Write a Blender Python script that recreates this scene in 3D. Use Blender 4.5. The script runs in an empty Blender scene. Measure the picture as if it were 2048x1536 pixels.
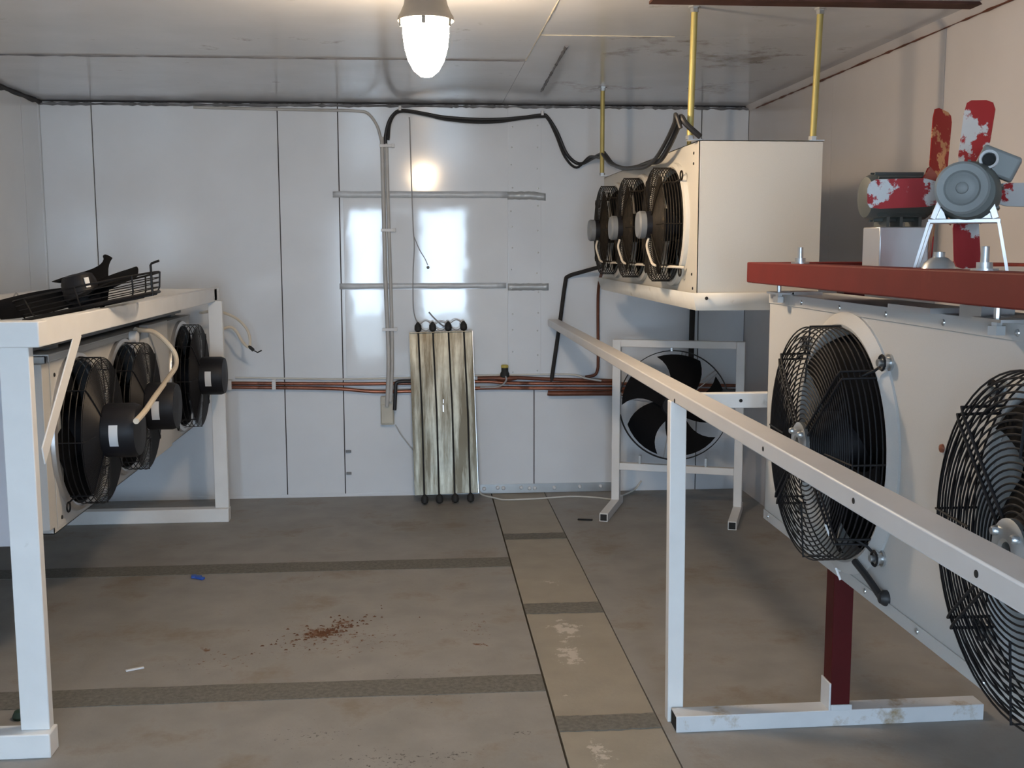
import bpy, math, random
from mathutils import Vector, Matrix
random.seed(7)
PI = math.pi
sc = bpy.context.scene
col = sc.collection

# ------------------------------------------------------------------ camera, world, exposure
cam_d = bpy.data.cameras.new('camera'); cam = bpy.data.objects.new('camera', cam_d); col.objects.link(cam)
YAW, PITCH, ROLL = 0.080759, -0.1227136, -0.0023009
fw = Vector((math.sin(YAW)*math.cos(PITCH), math.cos(YAW)*math.cos(PITCH), math.sin(PITCH)))
rt = Vector((math.cos(YAW), -math.sin(YAW), 0)); up = rt.cross(fw)
rt2 = rt*math.cos(ROLL)+up*math.sin(ROLL); up2 = -rt*math.sin(ROLL)+up*math.cos(ROLL)
cam.matrix_world = Matrix(((rt2.x, up2.x, -fw.x, 0), (rt2.y, up2.y, -fw.y, 0), (rt2.z, up2.z, -fw.z, 1.6), (0, 0, 0, 1)))
cam_d.sensor_fit = 'HORIZONTAL'; cam_d.sensor_width = 36; cam_d.lens = 36*2186.47/2048
cam_d.clip_start = 0.02; cam_d.clip_end = 200
sc.camera = cam

w = bpy.data.worlds.new('World'); sc.world = w; w.use_nodes = True
bg = w.node_tree.nodes['Background']; bg.inputs[0].default_value = (0.68, 0.88, 1.10, 1); bg.inputs[1].default_value = 26.0
sc.view_settings.view_transform = 'Standard'; sc.view_settings.look = 'None'
sc.view_settings.exposure = 0.0; sc.view_settings.gamma = 1.0; sc.view_settings.use_curve_mapping = False
LAMP_STRENGTH = 225.0

pd = bpy.data.lights.new('doorway_portal', 'AREA'); pd.shape = 'RECTANGLE'; pd.size = 1.65; pd.size_y = 2.12
pd.cycles.is_portal = True
po = bpy.data.objects.new('doorway_portal', pd); col.objects.link(po)
po.location = (-0.2, -2.52, 1.06); po.rotation_euler = (PI/2, 0, 0)

# ------------------------------------------------------------------ materials
def mk(name, c, rough=0.5, metal=0.0, var=0.06, scale=8.0, bump=0.0, bscale=30.0, spec=0.5, dirt=None, damt=0.5, dscale=5.0, rvar=0.0, dsharp=0.12):
    m = bpy.data.materials.new(name); m.use_nodes = True
    nt = m.node_tree; N = nt.nodes; L = nt.links
    b = N['Principled BSDF']
    b.inputs['Roughness'].default_value = rough; b.inputs['Metallic'].default_value = metal
    b.inputs['Specular IOR Level'].default_value = spec
    tc = N.new('ShaderNodeTexCoord')
    no = N.new('ShaderNodeTexNoise'); no.inputs['Scale'].default_value = scale; no.inputs['Detail'].default_value = 5
    L.new(tc.outputs['Object'], no.inputs['Vector'])
    cr = N.new('ShaderNodeValToRGB')
    cr.color_ramp.elements[0].position = 0.3; cr.color_ramp.elements[1].position = 0.7
    cr.color_ramp.elements[0].color = tuple(max(0, v*(1-var)) for v in c)+(1,)
    cr.color_ramp.elements[1].color = tuple(min(1, v*(1+var)) for v in c)+(1,)
    L.new(no.outputs['Fac'], cr.inputs['Fac'])
    out = cr.outputs['Color']
    if dirt:
        n2 = N.new('ShaderNodeTexNoise'); n2.inputs['Scale'].default_value = dscale; n2.inputs['Detail'].default_value = 8
        n2.inputs['Roughness'].default_value = 0.65
        L.new(tc.outputs['Object'], n2.inputs['Vector'])
        r2 = N.new('ShaderNodeValToRGB'); r2.color_ramp.elements[0].position = 1-damt; r2.color_ramp.elements[1].position = min(1, 1-damt+dsharp)
        L.new(n2.outputs['Fac'], r2.inputs['Fac'])
        mx = N.new('ShaderNodeMix'); mx.data_type = 'RGBA'
        L.new(r2.outputs['Color'], mx.inputs[0]); L.new(out, mx.inputs[6]); mx.inputs[7].default_value = tuple(dirt)+(1,)
        out = mx.outputs[2]
    L.new(out, b.inputs['Base Color'])
    if rvar:
        mr = N.new('ShaderNodeMapRange'); mr.inputs[3].default_value = max(0, rough-rvar); mr.inputs[4].default_value = rough+rvar
        L.new(no.outputs['Fac'], mr.inputs[0]); L.new(mr.outputs[0], b.inputs['Roughness'])
    if bump:
        nb = N.new('ShaderNodeTexNoise'); nb.inputs['Scale'].default_value = bscale; nb.inputs['Detail'].default_value = 3
        L.new(tc.outputs['Object'], nb.inputs['Vector'])
        bp = N.new('ShaderNodeBump'); bp.inputs['Strength'].default_value = bump; bp.inputs['Distance'].default_value = 0.01
        L.new(nb.outputs['Fac'], bp.inputs['Height']); L.new(bp.outputs['Normal'], b.inputs['Normal'])
    return m

def spots_mat(m, spots, color, nscale=40.0, thr=0.5, soft=0.06):
    """adds stains with a place of their own: (x, y, z, rx, ry) in object coordinates"""
    nt = m.node_tree; N = nt.nodes; L = nt.links; b = N['Principled BSDF']
    prev = b.inputs['Base Color'].links[0].from_socket
    tc = N.new('ShaderNodeTexCoord'); acc = None
    for (x, y, z, rx, ry, rz, k) in spots:
        mp = N.new('ShaderNodeMapping'); mp.vector_type = 'TEXTURE'
        mp.inputs['Location'].default_value = (x, y, z); mp.inputs['Scale'].default_value = (rx, ry, rz)
        L.new(tc.outputs['Object'], mp.inputs['Vector'])
        ln = N.new('ShaderNodeVectorMath'); ln.operation = 'LENGTH'; L.new(mp.outputs[0], ln.inputs[0])
        mr = N.new('ShaderNodeMapRange'); mr.inputs[1].default_value = 0; mr.inputs[2].default_value = 1; mr.inputs[3].default_value = k; mr.inputs[4].default_value = 0
        L.new(ln.outputs['Value'], mr.inputs[0])
        if acc is None: acc = mr.outputs[0]
        else:
            a = N.new('ShaderNodeMath'); a.operation = 'MAXIMUM'; L.new(acc, a.inputs[0]); L.new(mr.outputs[0], a.inputs[1]); acc = a.outputs[0]
    no = N.new('ShaderNodeTexNoise'); no.inputs['Scale'].default_value = nscale; no.inputs['Detail'].default_value = 6; no.inputs['Roughness'].default_value = 0.7
    L.new(tc.outputs['Object'], no.inputs['Vector'])
    ad = N.new('ShaderNodeMath'); ad.operation = 'ADD'; L.new(acc, ad.inputs[0]); L.new(no.outputs['Fac'], ad.inputs[1])
    m2 = N.new('ShaderNodeMapRange'); m2.inputs[1].default_value = thr+0.5; m2.inputs[2].default_value = thr+0.5+soft
    L.new(ad.outputs[0], m2.inputs[0])
    mx = N.new('ShaderNodeMix'); mx.data_type = 'RGBA'
    L.new(m2.outputs[0], mx.inputs[0]); L.new(prev, mx.inputs[6]); mx.inputs[7].default_value = tuple(color)+(1,)
    L.new(mx.outputs[2], b.inputs['Base Color'])
    return m

M = {}
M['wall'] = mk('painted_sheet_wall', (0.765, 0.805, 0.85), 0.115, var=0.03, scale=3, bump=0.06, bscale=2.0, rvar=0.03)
M['patch'] = mk('glossy_patch_sheet', (0.78, 0.815, 0.85), 0.055, var=0.03, scale=3, bump=0.09, bscale=3.0, rvar=0.02)
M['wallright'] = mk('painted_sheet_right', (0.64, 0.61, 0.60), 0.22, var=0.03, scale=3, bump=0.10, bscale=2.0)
M['ceil'] = mk('painted_sheet_ceiling', (0.67, 0.69, 0.72), 0.16, var=0.05, scale=2.5, bump=0.05, bscale=3.0, rvar=0.06)
M['gap'] = mk('dark_gap', (0.045, 0.043, 0.045), 0.9)
M['seal'] = mk('grey_sealant', (0.17, 0.175, 0.19), 0.7, var=0.5, scale=6)
M['blackseal'] = mk('black_sealant', (0.03, 0.03, 0.035), 0.7, var=0.3)
M['floor'] = mk('worn_board_floor', (0.305, 0.293, 0.272), 0.62, var=0.12, scale=5, bump=0.08, bscale=60, dirt=(0.25, 0.217, 0.178), damt=0.47, dscale=2.5)
M['floormid'] = mk('worn_board_strip', (0.335, 0.305, 0.25), 0.62, var=0.08, scale=6, bump=0.08, bscale=60)
M['grip'] = mk('grey_grip_strip', (0.165, 0.158, 0.138), 0.9, var=0.25, scale=60, bump=0.3, bscale=200)
M['white'] = mk('white_powder_coat', (0.74, 0.73, 0.70), 0.35, var=0.03)
M['endgrey'] = mk('blue_grey_panel', (0.47, 0.48, 0.525), 0.45, var=0.04)
M['beam'] = mk('rusty_brown_beam', (0.085, 0.04, 0.032), 0.7, var=0.3, spec=0.2)
M['casing'] = mk('white_casing_steel', (0.57, 0.575, 0.57), 0.55, var=0.02, scale=300, spec=0.3)
M['warmcasing'] = mk('lamp_warmed_casing_steel', (0.66, 0.635, 0.575), 0.55, var=0.02, scale=300, spec=0.3)  # the casing colour with the lamp's warm light painted in
M['dirtywhite'] = mk('stained_white_tray', (0.70, 0.68, 0.62), 0.45, var=0.05, dirt=(0.42, 0.34, 0.22), damt=0.38, dscale=9)
M['frame'] = mk('white_painted_tube', (0.83, 0.83, 0.82), 0.4, var=0.03, dirt=(0.55, 0.53, 0.48), damt=0.30, dscale=8)
M['rail'] = mk('brushed_white_rail', (0.70, 0.68, 0.665), 0.38, var=0.03)
M['foot'] = mk('scuffed_white_foot', (0.66, 0.68, 0.70), 0.45, var=0.05, dirt=(0.36, 0.27, 0.16), damt=0.42, dscale=7)
M['black'] = mk('black_wire', (0.010, 0.010, 0.012), 0.5, var=0.2, spec=0.3)
M['dusty'] = mk('dusty_black_wire', (0.018, 0.014, 0.010), 0.6, var=0.4, scale=30, spec=0.2, dirt=(0.075, 0.055, 0.026), damt=0.40, dscale=22)
M['blade'] = mk('black_blade', (0.008, 0.008, 0.009), 0.7, var=0.2, spec=0.06)
M['dark'] = mk('dark_coil', (0.012, 0.012, 0.012), 0.8, var=0.5, scale=40)  # near black; on the coils it paints in the shade inside the fans
M['motorblack'] = mk('black_motor', (0.011, 0.011, 0.014), 0.5, var=0.1, spec=0.3)
M['greycap'] = mk('grey_motor_cap', (0.20, 0.21, 0.22), 0.45)
M['zinc'] = mk('zinc_plate', (0.55, 0.57, 0.58), 0.32, metal=0.9, var=0.08)
M['alu'] = mk('aluminium', (0.62, 0.62, 0.63), 0.35, metal=0.85, var=0.05)
M['brass'] = mk('yellow_zinc_rod', (0.43, 0.365, 0.13), 0.5, metal=0.3, var=0.08)
M['red'] = mk('red_primer_steel', (0.165, 0.020, 0.015), 0.6, var=0.14, scale=5, spec=0.25, dirt=(0.22, 0.035, 0.024), damt=0.42, dscale=3)
M['redpost'] = mk('dark_red_post', (0.075, 0.006, 0.007), 0.5, var=0.1, spec=0.25)
M['redblade'] = mk('peeling_red_blade', (0.60, 0.60, 0.60), 0.45, metal=0.15, var=0.04, dirt=(0.36, 0.014, 0.018), damt=0.53, dscale=8, dsharp=0.02)
M['copperblade'] = mk('bare_copper_red_blade', (0.62, 0.33, 0.17), 0.32, metal=0.75, var=0.2, scale=18, dirt=(0.34, 0.02, 0.02), damt=0.55, dscale=14, dsharp=0.03)
M['greymotor'] = mk('grey_motor_paint', (0.22, 0.235, 0.235), 0.45, var=0.06, dirt=(0.30, 0.30, 0.29), damt=0.35, dscale=20)
M['darkmotor'] = mk('dark_green_motor_paint', (0.085, 0.095, 0.088), 0.5, var=0.1)
M['copper'] = mk('copper_pipe', (0.31, 0.125, 0.08), 0.38, metal=0.6, var=0.3, scale=5, dirt=(0.13, 0.045, 0.025), damt=0.45, dscale=7)
M['browncopper'] = mk('tarnished_copper', (0.17, 0.062, 0.036), 0.5, metal=0.4, var=0.3)
M['foam'] = mk('black_pipe_foam', (0.022, 0.02, 0.02), 0.8, var=0.3)
M['cable'] = mk('black_cable', (0.02, 0.02, 0.022), 0.5, var=0.2)
M['whitecable'] = mk('white_cable', (0.66, 0.65, 0.60), 0.5, var=0.06)
M['greywire'] = mk('grey_wire', (0.33, 0.33, 0.34), 0.5)
M['beigehose'] = mk('beige_hose', (0.70, 0.62, 0.50), 0.5, var=0.05)
M['duct'] = mk('clear_grey_conduit', (0.50, 0.495, 0.48), 0.4, var=0.1)
M['box'] = mk('aged_plastic_box', (0.58, 0.55, 0.46), 0.5, var=0.08)
M['label'] = mk('white_label', (0.72, 0.73, 0.74), 0.5, var=0.02)
M['tape'] = mk('silver_tape', (0.46, 0.49, 0.51), 0.35, metal=0.2, var=0.08, scale=20, bump=0.3, bscale=40)
M['paletape'] = mk('pale_tape', (0.60, 0.645, 0.69), 0.3, var=0.06, scale=20, bump=0.2, bscale=40)
M['housing'] = mk('grey_cast_housing', (0.20, 0.185, 0.17), 0.5, metal=0.2)
M['rubber'] = mk('black_rubber', (0.018, 0.018, 0.018), 0.7)
M['drip'] = mk('dirty_galvanised_panel', (0.36, 0.34, 0.27), 0.38, metal=0.4, var=0.35, scale=6, dirt=(0.10, 0.078, 0.042), damt=0.62, dscale=4.5, dsharp=0.2, rvar=0.1)
M['yellowcap'] = mk('yellow_cap', (0.55, 0.45, 0.10), 0.5)
M['blue'] = mk('blue_plastic', (0.03, 0.10, 0.45), 0.5)
M['concrete'] = mk('outdoor_concrete', (0.30, 0.30, 0.29), 0.9)
M['blocker'] = mk('doorway_blocker_paint', (0.35, 0.35, 0.36), 0.5)  # for the added panel standing in the doorway
M['green'] = mk('dark_green_plastic', (0.03, 0.06, 0.04), 0.5)
M['rustflake'] = mk('rust_flake', (0.11, 0.045, 0.02), 0.9)

# drip panel: stretch the dirt along the panel
for n in M['drip'].node_tree.nodes:
    if n.type == 'TEX_NOISE' and abs(n.inputs['Scale'].default_value-4.5) < 1e-3:
        mp = M['drip'].node_tree.nodes.new('ShaderNodeMapping'); mp.inputs['Scale'].default_value = (4.0, 1, 0.35)
        src = n.inputs['Vector'].links[0].from_socket
        M['drip'].node_tree.links.new(src, mp.inputs['Vector']); M['drip'].node_tree.links.new(mp.outputs[0], n.inputs['Vector'])

spots_mat(M['floor'], [(-.45, 4.48, 0, .17, .14, 1, .50), (-.36, 4.60, 0, .10, .12, 1, .42), (-.893, 4.33, 0, .06, .06, 1, .42), (.214, 4.29, 0, .16, .05, 1, .36),
                       (.12, 5.0, 0, .12, .10, 1, .28), (-.55, 5.30, 0, .15, .05, 1, .34), (-.35, 4.4, 0, 1.1, .65, 1, .275), (-.8, 4.2, 0, .7, .5, 1, .25), (.2, 4.5, 0, .35, .6, 1, .26)],
          (0.15, 0.068, 0.026), 38, 0.31, 0.05)
spots_mat(M['floor'], [(.30, 3.46, 0, .12, .08, 1, .30), (.08, 3.32, 0, .14, .09, 1, .32), (-.4, 3.5, 0, .6, .3, 1, .24), (-.1, 3.3, 0, .9, .3, 1, .26), (.0, 3.9, 0, 1.0, .9, 1, .22)], (0.075, 0.068, 0.062), 55, 0.30, 0.05)
spots_mat(M['floormid'], [(.59, 4.45, 0, .17, .30, 1, .44), (.57, 4.15, 0, .12, .30, 1, .46), (.55, 3.3, 0, .09, .2, 1, .44), (.60, 5.1, 0, .12, .14, 1, .36), (.5, 3.75, 0, .08, .2, 1, .25)],
          (0.56, 0.52, 0.46), 22, 0.32, 0.06)
spots_mat(M['ceil'], [(1.0, 6.3, 2.512, .5, .3, 1, .22), (1.55, 5.4, 2.512, .5, .5, 1, .22), (.95, 5.2, 2.512, .4, .4, 1, .2), (1.75, 6.3, 2.512, .3, .5, 1, .2), (1.2, 4.9, 2.512, .5, .3, 1, .18), (-.3, 5.0, 2.512, .8, .12, 1, .16)],
          (0.26, 0.22, 0.18), 5.0, 0.14, 0.16)

m = bpy.data.materials.new('glowing_lamp_glass'); m.use_nodes = True
b = m.node_tree.nodes['Principled BSDF']; b.inputs['Base Color'].default_value = (0.9, 0.85, 0.7, 1); b.inputs['Roughness'].default_value = 0.2
b.inputs['Emission Color'].default_value = (1.0, 0.745, 0.49, 1); b.inputs['Emission Strength'].default_value = LAMP_STRENGTH
M['bulb'] = m

# ------------------------------------------------------------------ mesh builder
class MB:
    def __init__(s): s.v = []; s.f = []; s.mi = []
    def add(s, vs, fs, m=0):
        o = len(s.v); s.v += [Vector(v) for v in vs]
        for f in fs: s.f.append([i+o for i in f]); s.mi.append(m)
        return s
    def box(s, a, b, m=0):
        x0, y0, z0 = a; x1, y1, z1 = b
        return s.hexa([(x0, y0, z0), (x1, y0, z0), (x1, y1, z0), (x0, y1, z0), (x0, y0, z1), (x1, y0, z1), (x1, y1, z1), (x0, y1, z1)], m)
    def hexa(s, p, m=0):
        return s.add(p, [(0, 3, 2, 1), (4, 5, 6, 7), (0, 1, 5, 4), (1, 2, 6, 5), (2, 3, 7, 6), (3, 0, 4, 7)], m)
    def bar(s, p, q, wx, wy, up=(0, 0, 1), m=0):
        """rectangular bar from p to q; wy is measured along up, wx across"""
        p = Vector(p); q = Vector(q); d = (q-p).normalized(); u = Vector(up); u = (u-d*u.dot(d)).normalized(); r = d.cross(u)
        c = []
        for P in (p, q):
            for i, j in ((-1, -1), (1, -1), (1, 1), (-1, 1)): c.append(P+r*i*wx/2+u*j*wy/2)
        return s.hexa(c, m)
    def tube(s, pts, r, n=8, closed=False, caps=True, m=0):
        pts = [Vector(p) for p in pts]; k = len(pts)
        t = []
        for i in range(k):
            a = pts[i-1] if (i > 0 or closed) else pts[i]; b = pts[(i+1) % k] if (i < k-1 or closed) else pts[i]
            t.append((b-a).normalized())
        u = t[0].orthogonal().normalized(); vs = []
        for i in range(k):
            u = (u-t[i]*u.dot(t[i])); u = u.normalized() if u.length > 1e-6 else t[i].orthogonal().normalized()
            w_ = t[i].cross(u); rr = r[i] if isinstance(r, (list, tuple)) else r
            for j in range(n):
                a = 2*PI*j/n; vs.append(pts[i]+u*math.cos(a)*rr+w_*math.sin(a)*rr)
        fs = []
        for i in range(k if closed else k-1):
            for j in range(n):
                a = i*n+j; b_ = i*n+(j+1) % n; c = ((i+1) % k)*n+(j+1) % n; d = ((i+1) % k)*n+j
                fs.append((a, b_, c, d))
        if caps and not closed:
            fs.append(tuple(range(n-1, -1, -1))); fs.append(tuple((k-1)*n+j for j in range(n)))
        return s.add(vs, fs, m)
    def ring(s, c, R, r, axis='Z', seg=56, n=5, m=0):
        ax = {'X': (Vector((0, 1, 0)), Vector((0, 0, 1))), 'Y': (Vector((0, 0, 1)), Vector((1, 0, 0))), 'Z': (Vector((1, 0, 0)), Vector((0, 1, 0)))}[axis]
        c = Vector(c); nn = ax[0].cross(ax[1]); vs = []; fs = []
        for i in range(seg):
            a = 2*PI*i/seg; d = ax[0]*math.cos(a)+ax[1]*math.sin(a)
            for j in range(n):
                b_ = 2*PI*j/n; vs.append(c+d*(R+r*math.cos(b_))+nn*r*math.sin(b_))
        for i in range(seg):
            for j in range(n):
                fs.append((i*n+j, ((i+1) % seg)*n+j, ((i+1) % seg)*n+(j+1) % n, i*n+(j+1) % n))
        return s.add(vs, fs, m)
    def lathe(s, prof, c=(0, 0, 0), axis='Z', seg=32, closed=False, m=0):
        """prof: list of (radius, height)"""
        A = {'X': (Vector((0, 1, 0)), Vector((0, 0, 1)), Vector((1, 0, 0))), '-X': (Vector((0, 0, 1)), Vector((0, 1, 0)), Vector((-1, 0, 0))), 'Y': (Vector((0, 0, 1)), Vector((1, 0, 0)), Vector((0, 1, 0))),
             '-Y': (Vector((1, 0, 0)), Vector((0, 0, 1)), Vector((0, -1, 0))), 'Z': (Vector((1, 0, 0)), Vector((0, 1, 0)), Vector((0, 0, 1)))}[axis]
        c = Vector(c); vs = []; fs = []; k = len(prof)
        for i in range(seg):
            a = 2*PI*i/seg; d = A[0]*math.cos(a)+A[1]*math.sin(a)
            for (R, h) in prof: vs.append(c+d*R+A[2]*h)
        for i in range(seg):
            for j in range(k if closed else k-1):
                a = i*k+j; b_ = ((i+1) % seg)*k+j; c2 = ((i+1) % seg)*k+(j+1) % k; d2 = i*k+(j+1) % k
                fs.append((a, b_, c2, d2))
        if not closed:
            if prof[0][0] > 1e-5: fs.append(tuple(i*k for i in range(seg-1, -1, -1)))
            if prof[-1][0] > 1e-5: fs.append(tuple(i*k+k-1 for i in range(seg)))
        return s.add(vs, fs, m)
    def cyl(s, p, q, r, n=16, m=0): return s.tube([p, q], r, n, m=m)
    def xf(s, mat):
        s.v = [mat @ v for v in s.v]; return s
    def build(s, name, mats, parent=None, local=False, bevel=0.0, solid=0.0, smooth=True, base=None):
        if not isinstance(mats, (list, tuple)): mats = [mats]
        org = Vector((0, 0, 0))
        if parent is not None and not local: org = Vector(parent['_loc'])
        elif parent is None and base is None:
            xs = [v.x for v in s.v]; ys = [v.y for v in s.v]; zs = [v.z for v in s.v]
            org = Vector(((min(xs)+max(xs))/2, (min(ys)+max(ys))/2, min(zs)))
        elif base is not None: org = Vector(base)
        me = bpy.data.meshes.new(name); me.from_pydata([tuple(v-org) for v in s.v], [], s.f)
        for mm in mats: me.materials.append(mm)
        me.polygons.foreach_set('material_index', s.mi)
        me.validate(); me.update()
        if smooth:
            me.shade_smooth(); me.set_sharp_from_angle(angle=math.radians(38))
        o = bpy.data.objects.new(name, me); col.objects.link(o)
        if parent is not None: o.parent = parent
        else: o.location = org
        if solid:
            md = o.modifiers.new('solid', 'SOLIDIFY'); md.thickness = solid; md.offset = -1
        if bevel:
            md = o.modifiers.new('bevel', 'BEVEL'); md.width = bevel; md.segments = 2; md.limit_method = 'ANGLE'; md.angle_limit = math.radians(50)
        return o

def catmull(p, k=8):
    p = [Vector(x) for x in p]; q = [p[0]*2-p[1]]+p+[p[-1]*2-p[-2]]; out = []
    for i in range(1, len(q)-2):
        for j in range(k):
            t = j/k; a, b_, c, d = q[i-1:i+3]
            out.append(0.5*((2*b_)+(c-a)*t+(2*a-5*b_+4*c-d)*t*t+(3*b_-a-3*c+d)*t**3))
    return out+[p[-1]]

def thing(name, label, cat, loc, group=None):
    o = bpy.data.objects.new(name, None); col.objects.link(o); o.location = loc; o['_loc'] = tuple(loc); o.empty_display_size = 0.1
    return tag(o, label, cat, group)
def tag(o, label, cat, group=None, kind=None):
    o['label'] = label; o['category'] = cat
    if group: o['group'] = group
    if kind: o['kind'] = kind
    return o
def struct(o): o['kind'] = 'structure'; return o

# ------------------------------------------------------------------ the room
XL, XR, YB, ZC, YF = -2.33, 2.11, 7.06, 2.512, -2.4
SB = (0, 0, 0)   # structure keeps world coordinates
g = 0.004
f = MB(); f.box((XL-.06, YF, -0.05), (.433-g, YB+.06, 0)); f.box((.785+g*.6, YF, -0.05), (XR+.06, YB+.06, 0))
f.box((.433+g, YF, -0.05), (.785-g*.6, YB+.06, -0.001), 1)
f.box((XL-.06, YF, -0.07), (XR+.06, YB+.06, -0.05), 2)
floor = struct(f.build('floor', [M['floor'], M['floormid'], M['gap']], base=SB)); floor['_loc'] = SB
def strip(x0, x1, y0, y1, dy=0.0):
    s = MB(); n = 14; vs = []; fs = []
    for i in range(n+1):
        x = x0+(x1-x0)*i/n
        for yy in (y0, y1):
            y = yy+dy*(i/n)+random.uniform(-.004, .004)
            vs += [(x, y, 0.0), (x, y, 0.0022)]
    for i in range(n):
        a = i*4; fs += [(a+1, a+5, a+7, a+3), (a, a+4, a+5, a+1), (a+2, a+3, a+7, a+6)]
    fs += [(0, 1, 3, 2), (n*4, n*4+2, n*4+3, n*4+1)]
    s.add(vs, fs); return s.build('grip_strip', M['grip'], parent=floor)
for a in ((XL, .428, 3.80, 3.955), (XL, .428, 5.38, 5.545), (.438, .782, 4.645, 4.785), (.438, .782, 3.455, 3.575), (.438, .782, 5.90, 6.02)): strip(*a)

def wall_panels(name, rects, put, mats, thick=0.014, pad=0.003):
    b_ = MB()
    for r in rects:
        a0, a1, z0, z1 = r[:4]; mi = r[4] if len(r) > 4 else 0; out = r[5] if len(r) > 5 else 0.0
        j = [random.uniform(-.0016, .0016) for _ in range(4)]
        q = [(a0+pad, z0), (a1-pad, z0), (a1-pad, z1), (a0+pad, z1)]
        b_.hexa([put(x, z, -out+j[i]) for i, (x, z) in enumerate(q)]+[put(x, z, thick) for x, z in q], mi)
    return b_
# back wall: sheets with open seams over a dark core
b_ = wall_panels('wall_back', [(XL, -2.02, 0, ZC), (-2.02, -.893, 0, ZC), (-.893, -.52, 0, ZC), (-.52, .716, 0, .70), (.716, 1.80, 0, .70), (-.52, .555, .703, ZC),
     (.755, 1.80, .703, ZC), (1.80, XR, 0, ZC), (.546, .764, .703, ZC, 0, .003), (-.50, .548, 1.385, 1.925, 1, .004), (-.50, .548, .79, 1.345, 1, .003)],
     lambda x, z, o: (x, YB+o, z), None)
b_.box((XL-.06, YB+.013, -.05), (XR+.06, YB+.06, ZC+.02), 2)
for zz in range(13):                       # rivets down both edges of the cover strip
    for xx in (.572, .738):
        z = .80+zz*.132+random.uniform(-.02, .02)
        b_.lathe([(0.0055, 0), (0.005, .003), (0, .004)], (xx+random.uniform(-.006, .006), YB-.003, z), '-Y', 8, m=3)
wall_back = struct(b_.build('wall_back', [M['wall'], M['patch'], M['gap'], M['zinc']], base=SB, bevel=0.0015))
b_ = wall_panels('wall_left', [(YF, 1.2, 0, ZC), (1.2, 2.35, 0, ZC), (2.35, 3.5, 0, ZC), (3.5, 4.6, 0, ZC), (4.6, 5.7, 0, ZC), (5.7, 6.75, 0, ZC), (6.75, YB, 0, ZC)], lambda y, z, o: (XL-o, y, z), None, pad=.006)
b_.box((XL-.06, YF, -.05), (XL-.013, YB+.013, ZC+.02), 2)
struct(b_.build('wall_left', [M['wall'], M['patch'], M['gap']], base=SB))
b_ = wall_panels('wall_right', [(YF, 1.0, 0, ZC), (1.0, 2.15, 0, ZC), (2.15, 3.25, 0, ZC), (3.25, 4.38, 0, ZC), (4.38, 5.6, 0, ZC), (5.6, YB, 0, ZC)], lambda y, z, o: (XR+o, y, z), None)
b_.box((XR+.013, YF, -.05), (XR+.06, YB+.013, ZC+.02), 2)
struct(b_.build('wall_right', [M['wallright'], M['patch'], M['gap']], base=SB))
b_ = MB(); g = .005
for (x0, x1, y0, y1) in ((XL, .512, YF, 5.45), (XL, .512, 5.45, YB), (.512, XR, YF, 4.81), (.512, XR, 4.81, YB)):
    pd_ = [random.uniform(-.001, .001) for _ in range(4)]
    q = [(x0+.001, y0+g), (x1-.001, y0+g), (x1-.001, y1-g), (x0+.001, y1-g)] if y0 != 4.81 else [(x0+.001, y0+.001), (x1, y0+.001), (x1, y1), (x0+.001, y1)]
    b_.hexa([(x, y, ZC+pd_[i]) for i, (x, y) in enumerate(q)]+[(x, y, ZC+.02) for x, y in q], 0)
b_.box((XL-.1, YF-.1, ZC+.019), (XR+.1, YB+.1, ZC+.09), 1)
ceiling = struct(b_.build('ceiling', [M['ceil'], M['gap']], base=SB)); ceiling['_loc'] = SB
# front wall with the doorway the daylight comes through
b_ = MB()
b_.box((XL, YF-.1, 0), (-1.05, YF, ZC)); b_.box((.65, YF-.1, 0), (XR, YF, ZC)); b_.box((-1.05, YF-.1, 2.14), (.65, YF, ZC))
struct(b_.build('wall_front', M['wallright'], base=SB))
dr = MB(); dr.box((-.60, YF-.09, 0.01), (.0, YF-.04, 2.13)); do = struct(dr.build('doorway_blocker_1', M['blocker'], bevel=.004)); do['_loc'] = tuple(do.location)  # added unseen panel, splits the doorway's bright reflection on the rear wall
hb = MB(); hb.tube([(-.06, YF-.03, .95), (-.06, YF+.015, .95), (-.06, YF+.015, 1.15), (-.06, YF-.03, 1.15)], .01); hb.build('blocker_handle', M['zinc'], parent=do)  # handle of the added panel
gr = MB(); gr.box((-9, -14, -.12), (9, YF-.1, -.07)); struct(gr.build('floor_outside', M['concrete'], base=SB))
# joint sealant and trims
def bead(name, p, q, r, mt, n=60, jit=.35):
    p = Vector(p); q = Vector(q)
    s = MB().tube([p.lerp(q, i/n)+Vector((0, 0, random.uniform(-.12, .12)*r)) for i in range(n+1)], [r*(1+random.uniform(-jit, jit)) for _ in range(n+1)], 7)
    return struct(s.build(name, mt))
bead('trim_1', (XL, YB-.002, ZC-.004), (XR, YB-.002, ZC-.004), .0065, M['blackseal'], 60, .35)
bead('trim_2', (XL, YB-.004, ZC-.022), (.2, YB-.004, ZC-.018), .009, M['seal'], 90, .45)
bead('trim_3', (.2, YB-.004, ZC-.018), (XR, YB-.004, ZC-.018), .008, M['seal'], 90, .6)
bead('trim_4', (XL+.004, 2.6, ZC-.008), (XL+.004, YB, ZC-.008), .017, M['blackseal'], 80, .4)
t5 = MB().add([(XR-.001, 2.5, ZC), (XR-.03, 2.5, ZC), (XR-.001, 2.5, ZC-.03), (XR-.001, YB, ZC), (XR-.03, YB, ZC), (XR-.001, YB, ZC-.03)], [(0, 1, 4, 3), (1, 2, 5, 4), (0, 3, 5, 2), (0, 2, 1), (3, 4, 5)])
struct(t5.build('trim_5', M['wallright'], base=SB))
bead('trim_6', (XR-.006, 2.5, ZC-.034), (XR-.006, 6.9, ZC-.034), .004, M['browncopper'], 80, .7)
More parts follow.
